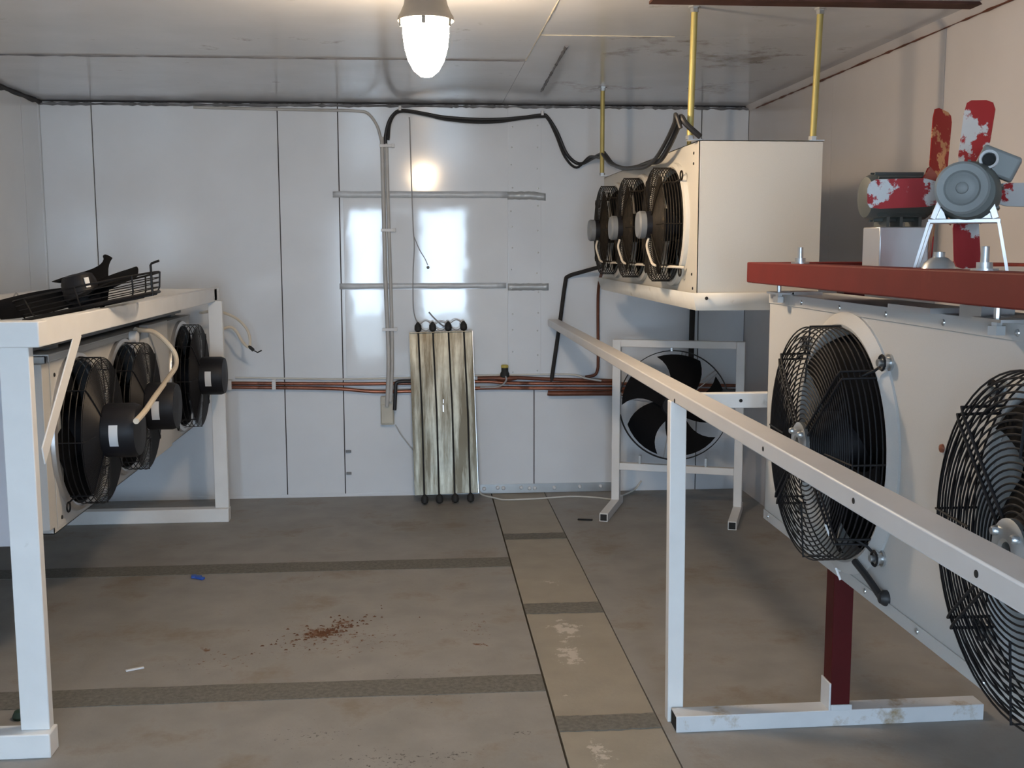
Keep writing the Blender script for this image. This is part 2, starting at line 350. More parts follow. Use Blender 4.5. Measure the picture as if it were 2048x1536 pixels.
bead('trim_7', (.512, 3.5, ZC-.001), (.512, 5.45, ZC-.001), .003, M['box'], 50, .5)
bead('trim_14', (XL, 5.45, ZC-.001), (.515, 5.45, ZC-.001), .0055, M['seal'], 70, .3)
bead('trim_8', (.70, 6.5, ZC-.001), (.66, 5.05, ZC-.001), .006, M['seal'], 40, .6)
bead('trim_9', (.512, 4.81, ZC-.001), (1.1, 4.81, ZC-.0005), .002, M['box'], 40, .5)
# steel strip with bolts along the foot of the back wall
s_ = MB().box((.36, YB-.006, .002), (1.28, YB-.001, .062))
for x in (.385, .475, .512, .63, .685, .72, .85, 1.02, 1.16): s_.lathe([(.013, 0), (.013, .006), (.009, .012), (0, .014)], (x, YB-.006, .035+random.uniform(-.006, .006)), '-Y', 10, m=1)
struct(s_.build('trim_10', [M['zinc'], M['label']]))
s_ = MB().box((-2.3, YB-.004, 0.0), (.3, YB-.001, .02)); struct(s_.build('trim_11', M['wall']))
# corner trim, left rear
s_ = MB().box((XL-.001, YB-.03, 0), (XL+.003, YB, ZC-.03)); struct(s_.build('trim_12', M['wall']))
# rusty beam across the ceiling
s_ = MB().box((.85, 4.06, ZC-.010), (XR, 4.15, ZC)); struct(s_.build('trim_13', M['beam']))
# silver tapes on the wall
def tape(x0, x1, z0, z1, lab, torn=False):
    n = 16; vs = []; fs = []
    for i in range(n+1):
        t_ = i/n; x = x0+(x1-x0)*t_; d = -.010*max(0, t_-.75)*4 if torn else 0
        vs += [(x, YB-.0065, z0+d+random.uniform(-.002, .002)), (x, YB-.0065, z1+d+random.uniform(-.002, .002))]
    for i in range(n): fs.append((2*i, 2*i+2, 2*i+3, 2*i+1))
    return tag(MB().add(vs, fs).build('wall_tape', M['tape'] if x0 > .5 else M['paletape'], solid=.0015), lab, 'tape', 'tape strips on the rear wall')
tape(-.56, .545, 1.925, 1.965, 'long pale silver tape strip along the top edge of the shiny rear wall sheet')
tape(.545, .79, 1.915, 1.965, 'short crumpled grey tape piece ending the upper strip on the rear wall', True)
tape(-.53, .535, 1.35, 1.385, 'long pale silver tape strip between the two shiny sheets of the rear wall')
tape(.545, .81, 1.335, 1.38, 'short dark grey tape piece ending the lower strip on the rear wall')

# ------------------------------------------------------------------ ceiling lamp
lx, ly = .02, 3.75
lamp = thing('bulkhead_lamp', 'lit jar-shaped bulkhead lamp with grey cast housing hanging from the ceiling', 'lamp', (lx, ly, ZC))
MB().lathe([(.055, ZC), (.057, 2.46), (.066, 2.435), (.073, 2.40), (.084, 2.375), (.092, 2.362), (.094, 2.350), (.086, 2.346), (.078, 2.352)][::-1], (lx, ly, 0), 'Z', 40).build('lamp_housing', M['housing'], parent=lamp)
MB().lathe([(.0, 2.168), (.02, 2.172), (.042, 2.19), (.060, 2.222), (.071, 2.262), (.077, 2.31), (.077, 2.352)], (lx, ly, 0), 'Z', 40).build('glass_jar', M['bulb'], parent=lamp)
for a in (200, 265, 330, 60, 120):
    a = math.radians(a); c, s = math.cos(a), math.sin(a)
    MB().bar((lx+c*.088, ly+s*.088, 2.362), (lx+c*.086, ly+s*.086, 2.327), .012, .008, up=(c, s, 0)).build('clamp', M['housing'], parent=lamp)

# ------------------------------------------------------------------ fan parts (local frame: z out of the panel, y up)
def blade_mb(r0, r1, ch0, ch1, twist, sweep=0.3, z0=0.0, th=.003, nu=8, nv=6, lead=0.0):
    vs = []; fs = []
    for lay in (0, 1):
        for i in range(nu+1):
            u = i/nu; r = r0+(r1-r0)*u; ch = ch0+(ch1-ch0)*math.sin(u*PI*.62)/math.sin(PI*.62)
            for j in range(nv+1):
                v = j/nv-.5
                a = sweep*u*u+ch*v/max(r, .03)+lead*v*u
                h = z0+(v*ch*math.tan(twist*(1-.35*u)))+.012*(1-4*v*v)*u
                vs.append((r*math.cos(a), r*math.sin(a), h+(th if lay else 0)))
    W = nv+1; K = (nu+1)*W
    for i in range(nu):
        for j in range(nv):
            a = i*W+j
            fs.append((a, a+W, a+W+1, a+1)); b2 = a+K; fs.append((b2, b2+1, b2+W+1, b2+W))
    edge = [i*W for i in range(nu+1)]+[nu*W+j for j in range(1, W)]+[i*W+nv for i in range(nu-1, -1, -1)]+[j for j in range(nv-1, 0, -1)]
    for k in range(len(edge)):
        a, b2 = edge[k], edge[(k+1) % len(edge)]; fs.append((a, b2, b2+K, a+K))
    return MB().add(vs, fs)

def guard_mb(R, depth, nside, nfront, rin, wr, arms, studs=None, arm_off=.012, sub=None):
    s = MB()
    for i in range(nside): s.ring((0, 0, .012+(depth-.014)*i/(nside-1)), R, wr)
    for i in range(1, nfront+1):
        rr = R-(R-rin)*i/nfront; s.ring((0, 0, depth+.010*math.sin(PI*.5*i/nfront)), rr, wr, seg=48)
    for a in arms:
        c, q = math.cos(a), math.sin(a)
        for o in ((-arm_off, arm_off) if arm_off else (0,)):
            def P(r, z): return (c*r-q*o, q*r+c*o, z)
            s.tube([P(R+.004, .004), P(R+.004, depth*.5), P(R+.002, depth+.003), P(R-.02, depth+.006), P((R+rin)/2, depth+.010), P(rin*.8, depth+.015)], wr*1.5, 6)
    for a in (sub or []):
        c, q = math.cos(a), math.sin(a)
        s.tube([(c*(R+.003), q*(R+.003), 0), (c*(R+.003), q*(R+.003), depth), (c*R*.52, q*R*.52, depth+.010)], wr*1.25, 6)
    for a in (studs or []):
        c, q = math.cos(a), math.sin(a); rs = R*1.17
        s.tube([(c*R*.98, q*R*.98, depth*.55), (c*R*1.06, q*R*1.06, .03), (c*(rs-.02), q*(rs-.02), .022)], wr*1.7, 6)
        s.ring((c*rs, q*rs, .022), .018, wr*1.7, seg=16)
    return s

def shroud_mb(R, w=.04):
    return MB().lathe([(R+w, .000), (R+w, .006), (R+.022, .016), (R+.008, .022), (R-.002, .018), (R-.006, -.01), (R-.012, -.055), (R-.016, -.055), (R-.010, -.01), (R-.006, .0)], seg=56, closed=True)

class Fan: pass
def fan_kit(kind):
    """one mesh per part of a fan, shared by every fan of the kind"""
    K = []
    if kind == 'big':
        R, D = .312, .105
        K.append(('fan_shroud', shroud_mb(R), M['casing']))
        diag = [math.radians(d) for d in (42, 138, 222, 318)]
        K.append(('guard', guard_mb(R, D, 7, 21, .055, .0021, diag, diag, .011, [0, PI/2, PI, 3*PI/2]), M['black']))
        h = MB().lathe([(.056, D+.010), (.057, D+.022), (.045, D+.028), (.022, D+.030), (.016, D+.026), (.016, D+.005)], seg=28)
        for a in diag: h.lathe([(.009, 0), (.009, .010), (.006, .014), (0, .014)], (math.cos(a)*.043, math.sin(a)*.043, D+.024), 'Z', 8)
        K.append(('hub_plate', h, M['zinc']))
        K.append(('motor', MB().lathe([(.075, -.06), (.085, -.05), (.085, .06), (.07, .085), (.05, D+.012)], seg=28), M['motorblack']))
        for k in range(5): K.append(('blade', blade_mb(.08, .295, .13, .24, .5, .55, -.012).xf(Matrix.Rotation(2*PI*k/5+.3, 4, 'Z')), M['blade']))
        for a in diag: K.append(('mounting_bolt', MB().lathe([(.021, 0), (.021, .006), (.014, .006), (.014, .016), (.020, .016), (.020, .021), (.009, .021), (.009, .034), (0, .034)], (math.cos(a)*R*1.17, math.sin(a)*R*1.17, 0), 'Z', 12), M['zinc']))
    elif kind == 'hung':
        R, D = .232, .095
        K.append(('fan_shroud', shroud_mb(R, .024), M['warmcasing']))
        diag = [math.radians(d) for d in (45, 135, 225, 315)]
        K.append(('guard', guard_mb(R, D, 8, 22, .06, .0021, diag, diag, .0, [0, PI/2, PI, 3*PI/2]), M['dusty']))
        K.append(('motor', MB().lathe([(.06, -.05), (.068, -.03), (.068, .09), (.056, D+.01), (.056, D+.035)], seg=28), M['motorblack']))
        K.append(('motor_cap', MB().lathe([(.057, D+.035), (.058, D+.058), (.052, D+.066), (0, D+.067)], seg=28), M['greycap']))
        for k in range(5): K.append(('blade', blade_mb(.06, .22, .10, .18, .5, .5, -.01).xf(Matrix.Rotation(2*PI*k/5+.1, 4, 'Z')), M['blade']))
        K.append(('cable', MB().tube(catmull([(.015, -.055, D+.02), (.02, -.09, D+.028), (.045, -.14, D+.018), (.075, -.165, D+.010), (.13, -.172, D-.02), (.19, -.172, .05), (.225, -.175, .012)], 6), .0055, 7), M['beigehose']))
    else:
        R, D = .282, .104
        K.append(('fan_shroud', shroud_mb(R, .026), M['alu']))
        diag = [math.radians(d) for d in (50, 140, 230, 320)]
        K.append(('guard', guard_mb(R, D, 5, 28, .11, .0021, diag, [math.radians(230), math.radians(320)], .0, [0, PI/2, PI, 3*PI/2]), M['black']))
        K.append(('motor', MB().lathe([(.06, -.05), (.09, -.03), (.10, .06), (.10, D+.012), (.106, D+.014), (.106, D+.115), (.098, D+.135), (0, D+.140)], seg=32), M['motorblack']))
        K.append(('label_plate', MB().lathe([(.1072, D+.045), (.1078, D+.045), (.1078, D+.078), (.1072, D+.078)], seg=96), M['label']))
        for k in range(5): K.append(('blade', blade_mb(.09, .27, .13, .26, .45, .5, -.01).xf(Matrix.Rotation(2*PI*k/5+.2, 4, 'Z')), M['blade']))
    return K
def only_arc(mb, a0, a1):
    keep = []
    for f_, m_ in zip(mb.f, mb.mi):
        c = sum((mb.v[i] for i in f_), Vector())/len(f_); a = math.degrees(math.atan2(c.y, c.x)) % 360
        if a0 <= a <= a1: keep.append(f_)
    used = sorted({i for f_ in keep for i in f_}); mp = {i: k for k, i in enumerate(used)}
    mb.v = [mb.v[i] for i in used]; mb.f = [[mp[i] for i in f_] for f_ in keep]; mb.mi = [0]*len(keep); return mb

FACE_L = Matrix(((0, 0, -1), (-1, 0, 0), (0, 1, 0))).to_4x4()   # z -> -X, y -> Z
FACE_R = Matrix(((0, 0, 1), (1, 0, 0), (0, 1, 0))).to_4x4()     # z -> +X
def place_fans(kind, unit, spots, face, tw=0.0):
    kit = fan_kit(kind); proto = None
    for idx, p in enumerate(spots):
        mtx = Matrix.Translation(Vector(p)-Vector(unit['_loc'])) @ face
        if proto is None:
            root = None; proto = []
            for (n, mb, mt) in kit:
                if n == 'label_plate': mb = only_arc(mb, 160, 205)
                o = mb.build(n, mt, parent=root if root else unit, local=True)
                if root is None: root = o
                if n == 'label_plate': o['label'] = 'white label plate on black motor'
                proto.append(o)
            root.matrix_basis = mtx
        else:
            root = proto[0].copy(); col.objects.link(root); root.parent = unit; root.matrix_basis = mtx
            for q in proto[1:]:
                c = q.copy(); col.objects.link(c); c.parent = root

def holed_face(mb, y0, y1, z0, z1, cy, cz, R, X, flip=False, m=0):
    cor = [math.atan2(z-cz, y-cy) % (2*PI) for y in (y0, y1) for z in (z0, z1)]
    an = sorted([2*PI*i/48 for i in range(48)]+cor); vs = []; n = len(an)
    for a in an:
        c, s = math.cos(a), math.sin(a); t = 1e9
        if abs(c) > 1e-9: t = min(t, ((y1 if c > 0 else y0)-cy)/c)
        if abs(s) > 1e-9: t = min(t, ((z1 if s > 0 else z0)-cz)/s)
        vs += [(X, cy+c*R, cz+s*R), (X, cy+c*t, cz+s*t)]
    fs = [(2*i, 2*i+1, (2*i+3) % (2*n), (2*i+2) % (2*n)) for i in range(n)]
    if flip: fs = [tuple(reversed(q)) for q in fs]
    mb.add(vs, fs, m)

def cooler_casing(X, Xb, cells, z0, z1, cz, R, out):
    """sheet box open behind the fan holes; X the fan face, Xb the back; cells = list of (y0, y1, centre or None)"""
    mb = MB(); Y0 = cells[0][0]; Y1 = cells[-1][1]; s = out
    for (y0, y1, cy) in cells:
        if cy is None: mb.add([(X, y0, z0), (X, y1, z0), (X, y1, z1), (X, y0, z1)], [(0, 1, 2, 3) if s > 0 else (3, 2, 1, 0)])
        else: holed_face(mb, y0, y1, z0, z1, cy, cz, R, X, flip=s < 0)
    x0, x1 = min(X, Xb), max(X, Xb)
    mb.add([(x0, Y0, z0), (x1, Y0, z0), (x1, Y0, z1), (x0, Y0, z1)], [(0, 1, 2, 3)])
    mb.add([(x0, Y1, z0), (x1, Y1, z0), (x1, Y1, z1), (x0, Y1, z1)], [(3, 2, 1, 0)])
    mb.add([(x0, Y0, z1), (x1, Y0, z1), (x1, Y1, z1), (x0, Y1, z1)], [(0, 1, 2, 3)])
    mb.add([(x0, Y0, z0), (x1, Y0, z0), (x1, Y1, z0), (x0, Y1, z0)], [(3, 2, 1, 0)])
    return mb

# ------------------------------------------------------------------ hanging cooler at the rear right
HX, HXb = 1.06, 1.545
HU = thing('hanging_cooler', 'white cooler unit with three dusty black fans hung from yellow rods under the ceiling', 'cooler', (1.3, 5.3, 1.36))
cc = cooler_casing(HX, HXb, [(4.19, 4.92, 4.575), (4.92, 5.60, 5.255), (5.60, 6.40, 5.93)], 1.425, 2.012, 1.70, .226, -1)
cc.build('casing', M['warmcasing'], parent=HU, solid=.003, smooth=False)
MB().box((HX+.10, 4.2, 1.44), (HX+.11, 6.39, 2.0)).build('coil', M['dark'], parent=HU)
dp = MB()
dp.add([(1.055, 4.17, 1.362), (1.56, 4.17, 1.362), (1.56, 6.44, 1.362), (1.055, 6.44, 1.362), (1.035, 4.15, 1.43), (1.565, 4.15, 1.43), (1.565, 6.48, 1.43), (1.035, 6.48, 1.43)],
       [(3, 2, 1, 0), (0, 1, 5, 4), (1, 2, 6, 5), (2, 3, 7, 6), (3, 0, 4, 7)])
dp.build('drip_tray', M['dirtywhite'], parent=HU, solid=.003)
for (y, z) in ((4.27, 1.93), (4.27, 1.97), (4.27, 1.50), (4.25, 1.445)): MB().lathe([(.006, 0), (.005, .003), (0, .004)], (HX, y, z), '-X', 8).build('rivet', M['dark'], parent=HU)
MB().lathe([(.007, 0), (.006, .003), (0, .004)], (1.09, 4.153, 1.41), '-Y', 8).build('rivet', M['dark'], parent=HU)
for (y, tx) in ((4.22, 1.03), (4.22, 1.515), (6.30, 1.03), (6.30, 1.515)):
    x0 = min(tx, 1.06)-.012 if tx < 1.2 else tx-.02
    MB().box((x0, y-.02, 2.0125), (x0+.06, y+.02, 2.0175)).build('hanger_plate', M['zinc'], parent=HU)
place_fans('hung', HU, [(HX, 4.575, 1.70), (HX, 5.255, 1.70), (HX, 5.93, 1.70)], FACE_L)
def rod(x0, x1, y, lab):
    t = thing('threaded_rod', lab, 'rod', (x0, y, ZC), 'yellow rods holding the hanging cooler')
    MB().cyl((x0, y, ZC), (x1, y, 2.018), .0125, 12).build('rod', M['brass'], parent=t)
    MB().lathe([(.024, ZC), (.024, ZC-.006), (.016, ZC-.006), (.016, ZC-.022), (.0127, ZC-.022)][::-1], (x0, y, 0), 'Z', 6).build('top_nut', M['zinc'], parent=t)
    MB().lathe([(.0127, 2.018), (.017, 2.018), (.017, 2.032), (.0127, 2.032)], (x1, y, 0), 'Z', 6).build('bottom_nut', M['zinc'], parent=t)
rod(1.040, 1.030, 4.22, 'yellow rod nearest the lamp, at the near left corner of the hanging cooler')
rod(1.530, 1.515, 4.22, 'yellow rod at the right end of the hanging cooler, standing clear of the others')
rod(1.030, 1.030, 6.30, 'leftmost yellow rod, holding the far left end of the hanging cooler')
rod(1.540, 1.530, 6.30, 'far yellow rod just behind the thickest one, mostly hidden by the hanging cooler')

# ------------------------------------------------------------------ big cooler at the right, hung in the red stand
BX, BXb, BZ0, BZ1 = 1.13, 1.315, .705, 1.458
BU = thing('large_cooler', 'large white cooler panel with two big black fans on the right under the red frame', 'cooler', (1.2, 2.3, BZ0))
cooler_casing(BX, BXb, [(1.08, 2.30, 1.765), (2.30, 3.50, 2.83)], BZ0, BZ1, 1.08, .305, -1).build('casing', M['casing'], parent=BU, solid=.002, smooth=False)
MB().box((BX+.10, 1.09, BZ0+.01), (BX+.11, 3.49, BZ1-.01)).build('coil', M['dark'], parent=BU)
fl = MB().box((BX-.004, 1.08, BZ0), (BX-.0005, 3.498, BZ0+.032)); fl.box((BX-.004, 1.08, BZ1-.034), (BX-.0005, 3.498, BZ1))
fl.build('edge_flange', M['casing'], parent=BU, bevel=.001)
for y in (1.35, 1.70, 2.05, 2.35, 2.65, 2.95, 3.25, 3.45):
    for (yy, zz) in ((y, BZ0+.018), (y-.06, BZ1-.018)): MB().lathe([(.0075, 0), (.0065, .003), (0, .0045)], (BX-.004, yy, zz), '-X', 10).build('screw', M['zinc'], parent=BU)
MB().lathe([(.010, 0), (.009, .005), (0, .008)], (BX, 2.275, 1.165), '-X', 10).build('screw', M['copper'], parent=BU)
place_fans('big', BU, [(BX, 2.83, 1.08), (BX, 1.765, 1.08)], FACE_L)
MB().tube(catmull([(BX-.03, 2.66, .80), (BX-.02, 2.60, .775), (BX-.012, 2.535, .745)], 6), .009, 8).lathe([(.020, 0), (.020, .008), (.012, .02), (0, .022)], (BX, 2.525, .745), '-X', 14).build('cable_stub', M['cable'], parent=BU)
for (y, z) in ((2.66, .89), (2.58, .80)):
    MB().tube([(BX-.10, y, z), (BX-.118, y-.02, z+.012), (BX-.112, y-.035, z-.012)], .003, 6).build('cable_tie', M['label'], parent=BU)
# hang bolts between cooler and red frame
for (y) in (3.32, 2.02):
    MB().box((BX-.005, y-.05, BZ1), (BX+.09, y+.06, BZ1+.010)).lathe([(.018, -.03), (.018, -.012), (.011, -.012), (.011, 0)], (BX-.03, y, BZ1+.006), 'Z', 6).box((BX-.05, y-.05, BZ1+.002), (BX+.0, y+.06, BZ1+.008)).cyl((BX-.03, y, BZ1), (BX-.03, y, 1.491), .007, 8).build('hanging_bracket', M['zinc'], parent=BU)
MB().box((BX-.03, 2.30, BZ1), (BX+.06, 2.52, BZ1+.012)).build('shim_plate', M['alu'], parent=BU)
MB().box((BX-.02, 2.10, BZ1), (BX+.05, 2.19, BZ1+.026)).build('shim_plate', M['zinc'], parent=BU)

# ------------------------------------------------------------------ red stand on its white T foot
RS = thing('red_stand', 'dark red steel stand with white T foot carrying the large cooler and spare fan motors', 'stand', (1.36, 3.46, 0))
RZ0, RZ1 = 1.491, 1.557
top = MB()
top.box((1.045, .35, RZ0), (1.115, 3.44, RZ1)); top.box((1.66, .35, RZ0), (1.73, 3.44, RZ1)); top.box((1.05, 3.44, RZ0), (1.73, 3.50, RZ1))
top.box((1.115, .35, RZ0), (1.66, .42, RZ1)); top.box((1.115, 2.95, RZ0), (1.66, 3.0, RZ1-.012)); top.box((1.115, 1.9, RZ0), (1.66, 1.95, RZ1-.012))
top.build('top_frame', M['red'], parent=RS, bevel=.004)
MB().box((1.350, 3.425, .055), (1.418, 3.495, RZ0)).build('post', M['redpost'], parent=RS, bevel=.003)
MB().box((1.344, 3.420, .055), (1.3505, 3.500, .15)).box((1.3505, 3.418, .055), (1.424, 3.4255, .075)).build('post_socket', M['foot'], parent=RS, bevel=.002)
ft = MB(); x0, x1, y0, y1, zt = .822, 1.89, 3.415, 3.49, .056
ft.bar((x0, (y0+y1)/2, zt/2), (x1, (y0+y1)/2+.01, zt/2), .075, zt)
ft.bar((x0-.0015, (y0+y1)/2, zt/2), (x0+.004, (y0+y1)/2, zt/2), .067, zt-.008, m=1)
ft.build('foot_bar', [M['foot'], M['dark']], parent=RS, bevel=.002)
MB().bar((1.38, 3.46, .028), (1.38, .5, .028), .07, .056).build('floor_beam', M['redpost'], parent=RS, bevel=.002) if False else None
MB().box((1.350, .42, .0), (1.418, .49, RZ0)).build('post', M['redpost'], parent=RS, bevel=.003)
for y in (3.08, 2.04):
    MB().lathe([(.026, RZ1), (.026, RZ1+.004), (.015, RZ1+.004), (.015, RZ1+.016), (.008, RZ1+.016), (.008, RZ1+.046), (0, RZ1+.047)], (1.08, y, 0), 'Z', 12).build('frame_bolt', M['zinc'], parent=RS)
MB().lathe([(.035, RZ1), (.03, RZ1+.012), (.018, RZ1+.022), (.012, RZ1+.024), (.012, RZ1+.035), (0, RZ1+.036)], (1.10, 2.27, 0), 'Z', 16).build('frame_bolt', M['zinc'], parent=RS)
MB().box((1.116, 1.951, RZ1-.0115), (1.659, 2.949, RZ1-.008)).build('deck_plate', M['alu'], parent=RS)

# ------------------------------------------------------------------ motor fans on the red stand
DK = RZ1-.008
def petal(c, ang, r0, r1, w0, w1, th, tilt, ax='Y'):
    """flat riveted blade in the XZ plane about c, tilted about its own length"""
    c = Vector(c); d = Vector((math.cos(ang), 0, math.sin(ang))); t = Vector((-math.sin(ang), 0, math.cos(ang))); n = Vector((0, 1, 0))
    t2 = t*math.cos(tilt)+n*math.sin(tilt); n2 = n*math.cos(tilt)-t*math.sin(tilt)
    vs = []; fs = []; K = 8
    out = [(r0, -w0/2), (r0+(r1-r0)*.25, -w1*.5), (r1-.02, -w1/2), (r1-.005, -w1*.4), (r1, -w1*.2), (r1, w1*.3), (r1-.006, w1*.45), (r1-.03, w1/2), (r0+(r1-r0)*.2, w1*.46), (r0, w0/2)]
    for s in (-1, 1):
        for (r, q) in out: vs.append(c+d*r+t2*q+n2*(s*th/2+.18*q*q/w1))
    n_ = len(out)
    fs = [tuple(range(n_)), tuple(range(2*n_-1, n_-1, -1))]+[((i+1) % n_, i, i+n_, (i+1) % n_+n_) for i in range(n_)]
    return MB().add(vs, fs)
MX, MY, MZ = 1.213, 2.40, 1.730
MF = thing('spare_fan', 'grey motor fan with four peeling red and silver blades, facing forward on the red frame', 'fan', (MX, MY, DK))
TF = Matrix.Translation((MX, MY, 0)) @ Matrix.Rotation(math.radians(-29), 4, 'Z') @ Matrix.Translation((-MX, -MY, 0))
mo = MB().lathe([(.060, -.12), (.066, -.10), (.067, .055), (.062, .065), (.060, .075), (.055, .082)], (MX+.012, MY, MZ-.008), '-Y', 36)
for k in range(9): mo.bar((MX+.012+math.cos(k*.698+.2)*.066, MY-.05, MZ-.008+math.sin(k*.698+.2)*.066), (MX+.012+math.cos(k*.698+.2)*.066, MY+.11, MZ-.008+math.sin(k*.698+.2)*.066), .006, .010, up=(math.cos(k*.698+.2), 0, math.sin(k*.698+.2)))
mo.xf(TF).build('motor', M['darkmotor'], parent=MF)
MB().lathe([(.057, 0), (.057, .008), (.052, .012), (.038, .011), (.034, .006), (.028, .008), (.024, .010), (.013, .010), (.012, .016), (.008, .018), (0, .018)], (MX, MY-.078, MZ), '-Y', 36).xf(TF).build('end_cap', M['greymotor'], parent=MF)
tb = MB().bar((MX+.068, MY+.03, MZ+.055), (MX+.068, MY-.035, MZ+.055), .085, .055, up=(.45, 0, 1)); tb.xf(TF).build('terminal_box', M['greymotor'], parent=MF, bevel=.006)
MB().lathe([(.012, .0), (.012, .004), (.015, .022), (.020, .026), (.020, .0), ], (MX+.050, MY-.034, MZ+.062), '-Y', 20, closed=True).xf(TF).build('cable_gland', M['label'], parent=MF)
MB().lathe([(.0, .0), (.0125, .0), (.0125, .018), (0, .018)], (MX+.050, MY-.034, MZ+.062), '-Y', 16).xf(TF).build('cable_hole', M['dark'], parent=MF)
MB().lathe([(.055, -.035), (.060, -.03), (.060, .015), (.05, .02)], (MX, MY+.135, MZ), '-Y', 28).xf(TF).build('hub', M['alu'], parent=MF)
for (an, r1, w0, w1) in ((84, .212, .05, .074), (180, .222, .045, .072), (357, .21, .04, .062), (274, .178, .05, .064)):
    petal((MX, MY+.13, MZ), math.radians(an), .05, r1, w0, w1, .003, .45 if an != 180 else .25).xf(TF).build('blade', M['redblade'], parent=MF)
pl = MB().box((MX-.068, MY-.07, 1.655), (MX+.080, MY+.05, 1.664)); pl.bar((MX-.058, MY-.065, 1.664), (MX-.045, MY-.065, 1.70), .012, .012, up=(0, 1, 0)); pl.bar((MX+.070, MY-.065, 1.664), (MX+.058, MY-.065, 1.70), .014, .012, up=(0, 1, 0))
pl.add([(MX-.056, MY-.06, 1.664), (MX-.03, MY-.06, 1.664), (MX-.05, MY-.06, 1.715), (MX-.056, MY+.04, 1.664), (MX-.03, MY+.04, 1.664), (MX-.05, MY+.04, 1.715)], [(0, 1, 2), (5, 4, 3), (0, 3, 4, 1), (1, 4, 5, 2), (2, 5, 3, 0)])
pl.add([(MX+.030, MY-.06, 1.664), (MX+.068, MY-.06, 1.664), (MX+.066, MY-.06, 1.715), (MX+.030, MY+.04, 1.664), (MX+.068, MY+.04, 1.664), (MX+.066, MY+.04, 1.715)], [(0, 1, 2), (5, 4, 3), (0, 3, 4, 1), (1, 4, 5, 2), (2, 5, 3, 0)])
pl.xf(TF).build('motor_bracket', M['alu'], parent=MF, bevel=.001)
for (xa, xb) in ((MX-.066, MX-.094), (MX+.076, MX+.098)):
    for yy in (MY-.062, MY+.042): MB().bar((xa, yy, 1.657), (xb, yy, DK), .006, .016, up=(0, 1, 0)).xf(TF).build('leg', M['alu'], parent=MF)
m2x, m2y, m2z = 1.238, 2.80, 1.732
M2 = thing('spare_fan', 'dark ribbed motor fan on a grey box with a coppery blade, behind the facing one', 'fan', (m2x, m2y, DK))
mo = MB().lathe([(.03, -.092), (.052, -.088), (.058, -.078), (.058, .07), (.050, .08), (.03, .086)], (m2x, m2y, m2z), 'X', 32)
for k in range(14):
    a = 2*PI*k/14; mo.bar((m2x-.07, m2y+math.cos(a)*.06, m2z+math.sin(a)*.06), (m2x+.06, m2y+math.cos(a)*.06, m2z+math.sin(a)*.06), .004, .010, up=(0, math.cos(a), math.sin(a)))
mo.build('motor', M['darkmotor'], parent=M2)
MB().box((m2x-.066, m2y-.05, DK), (m2x+.066, m2y+.06, 1.655)).build('base_box', M['alu'], parent=M2, bevel=.003)
for xx in (-.045, -.01, .04): MB().box((m2x+xx, m2y-.04, 1.655), (m2x+xx+.008, m2y+.04, m2z-.045)).build('foot', M['darkmotor'], parent=M2)
MB().lathe([(.035, -.02), (.045, -.015), (.045, .02), (.02, .025)], (m2x+.100, m2y, m2z), 'X', 24).build('hub', M['darkmotor'], parent=M2)
MB().cyl((m2x+.08, m2y, m2z), (m2x+.10, m2y, m2z), .012, 12).build('shaft', M['zinc'], parent=M2)
Rz = Matrix.Translation((m2x+.104, m2y, m2z)) @ Matrix.Rotation(math.radians(52), 4, 'Z')
for an in (78, 168, 258, 348):
    petal((0, 0, 0), math.radians(an), .04, .232 if an == 78 else .165, .05, .085, .003, .35).xf(Rz).build('blade', M['copperblade'], parent=M2)

# ------------------------------------------------------------------ white rail frame in front of the large cooler
WR = thing('rail_frame', 'long white steel rail on a post, running from the rear wall towards the camera', 'frame', (.83, 3.46, 0))
ra = MB().box((.80, .55, 1.108), (.872, 7.0, 1.150)); ra.build('rail', M['rail'], parent=WR, bevel=.004)
ps = MB(); ps.hexa([(.812, 3.50, 0), (.866, 3.50, 0), (.866, 3.545, 0), (.812, 3.545, 0), (.796, 3.46, 1.108), (.850, 3.46, 1.108), (.850, 3.505, 1.108), (.796, 3.505, 1.108)])
ps.build('post', M['frame'], parent=WR, bevel=.003)
MB().box((.872, 3.515, 1.075), (1.9, 3.555, 1.125)).build('cross_arm', M['frame'], parent=WR, bevel=.003)
for (y, z) in ((2.50, 1.128), (1.95, 1.13), (1.49, 1.128)): MB().lathe([(.006, 0), (.006, .0008), (0, .0009)], (.80, y, z), '-X', 12).build('bolt_hole', M['dark'], parent=WR)
MB().lathe([(.006, 0), (.006, .0008), (0, .0009)], (1.045, 3.515, 1.10), '-Y', 12).build('bolt_hole', M['dark'], parent=WR)
MB().lathe([(.008, 0), (.006, .0015), (0, .002)], (.80, 3.42, 1.116), '-X', 9).build('paint_chip', M['dark'], parent=WR)

# ------------------------------------------------------------------ ring fan in its white stand, rear right
SF = thing('ring_fan_stand', 'white tube stand on two feet holding a black ring fan by the rear wall', 'fan', (1.535, 6.49, 0))
A = Vector((1.185, 6.62, 0)); B = Vector((1.885, 6.36, 0)); e = (B-A).normalized(); nrm = Vector((e.y, -e.x, 0))
def at(t, z, off=0.0): v = A+(B-A)*t+nrm*off; return Vector((v.x, v.y, z))
for t in (0, 1): MB().bar(at(t, .05), at(t, 1.05), .05, .05, up=e).build('upright', M['frame'], parent=SF, bevel=.003)
for (z, h) in ((1.028, .044), (.262, .044)): MB().bar(at(0, z, .002)+e*.025, at(1, z, .002)-e*.025, .044, h).build('crossbar', M['frame'], parent=SF, bevel=.003)
for t in (0, 1):
    p = at(t, .026, .40); q = at(t, .026, -.12)
    MB().bar(p, q, .05, .05).bar(p+nrm*.001, p-nrm*.012, .040, .040, m=1).build('foot', [M['frame'], M['rubber']], parent=SF, bevel=.002)
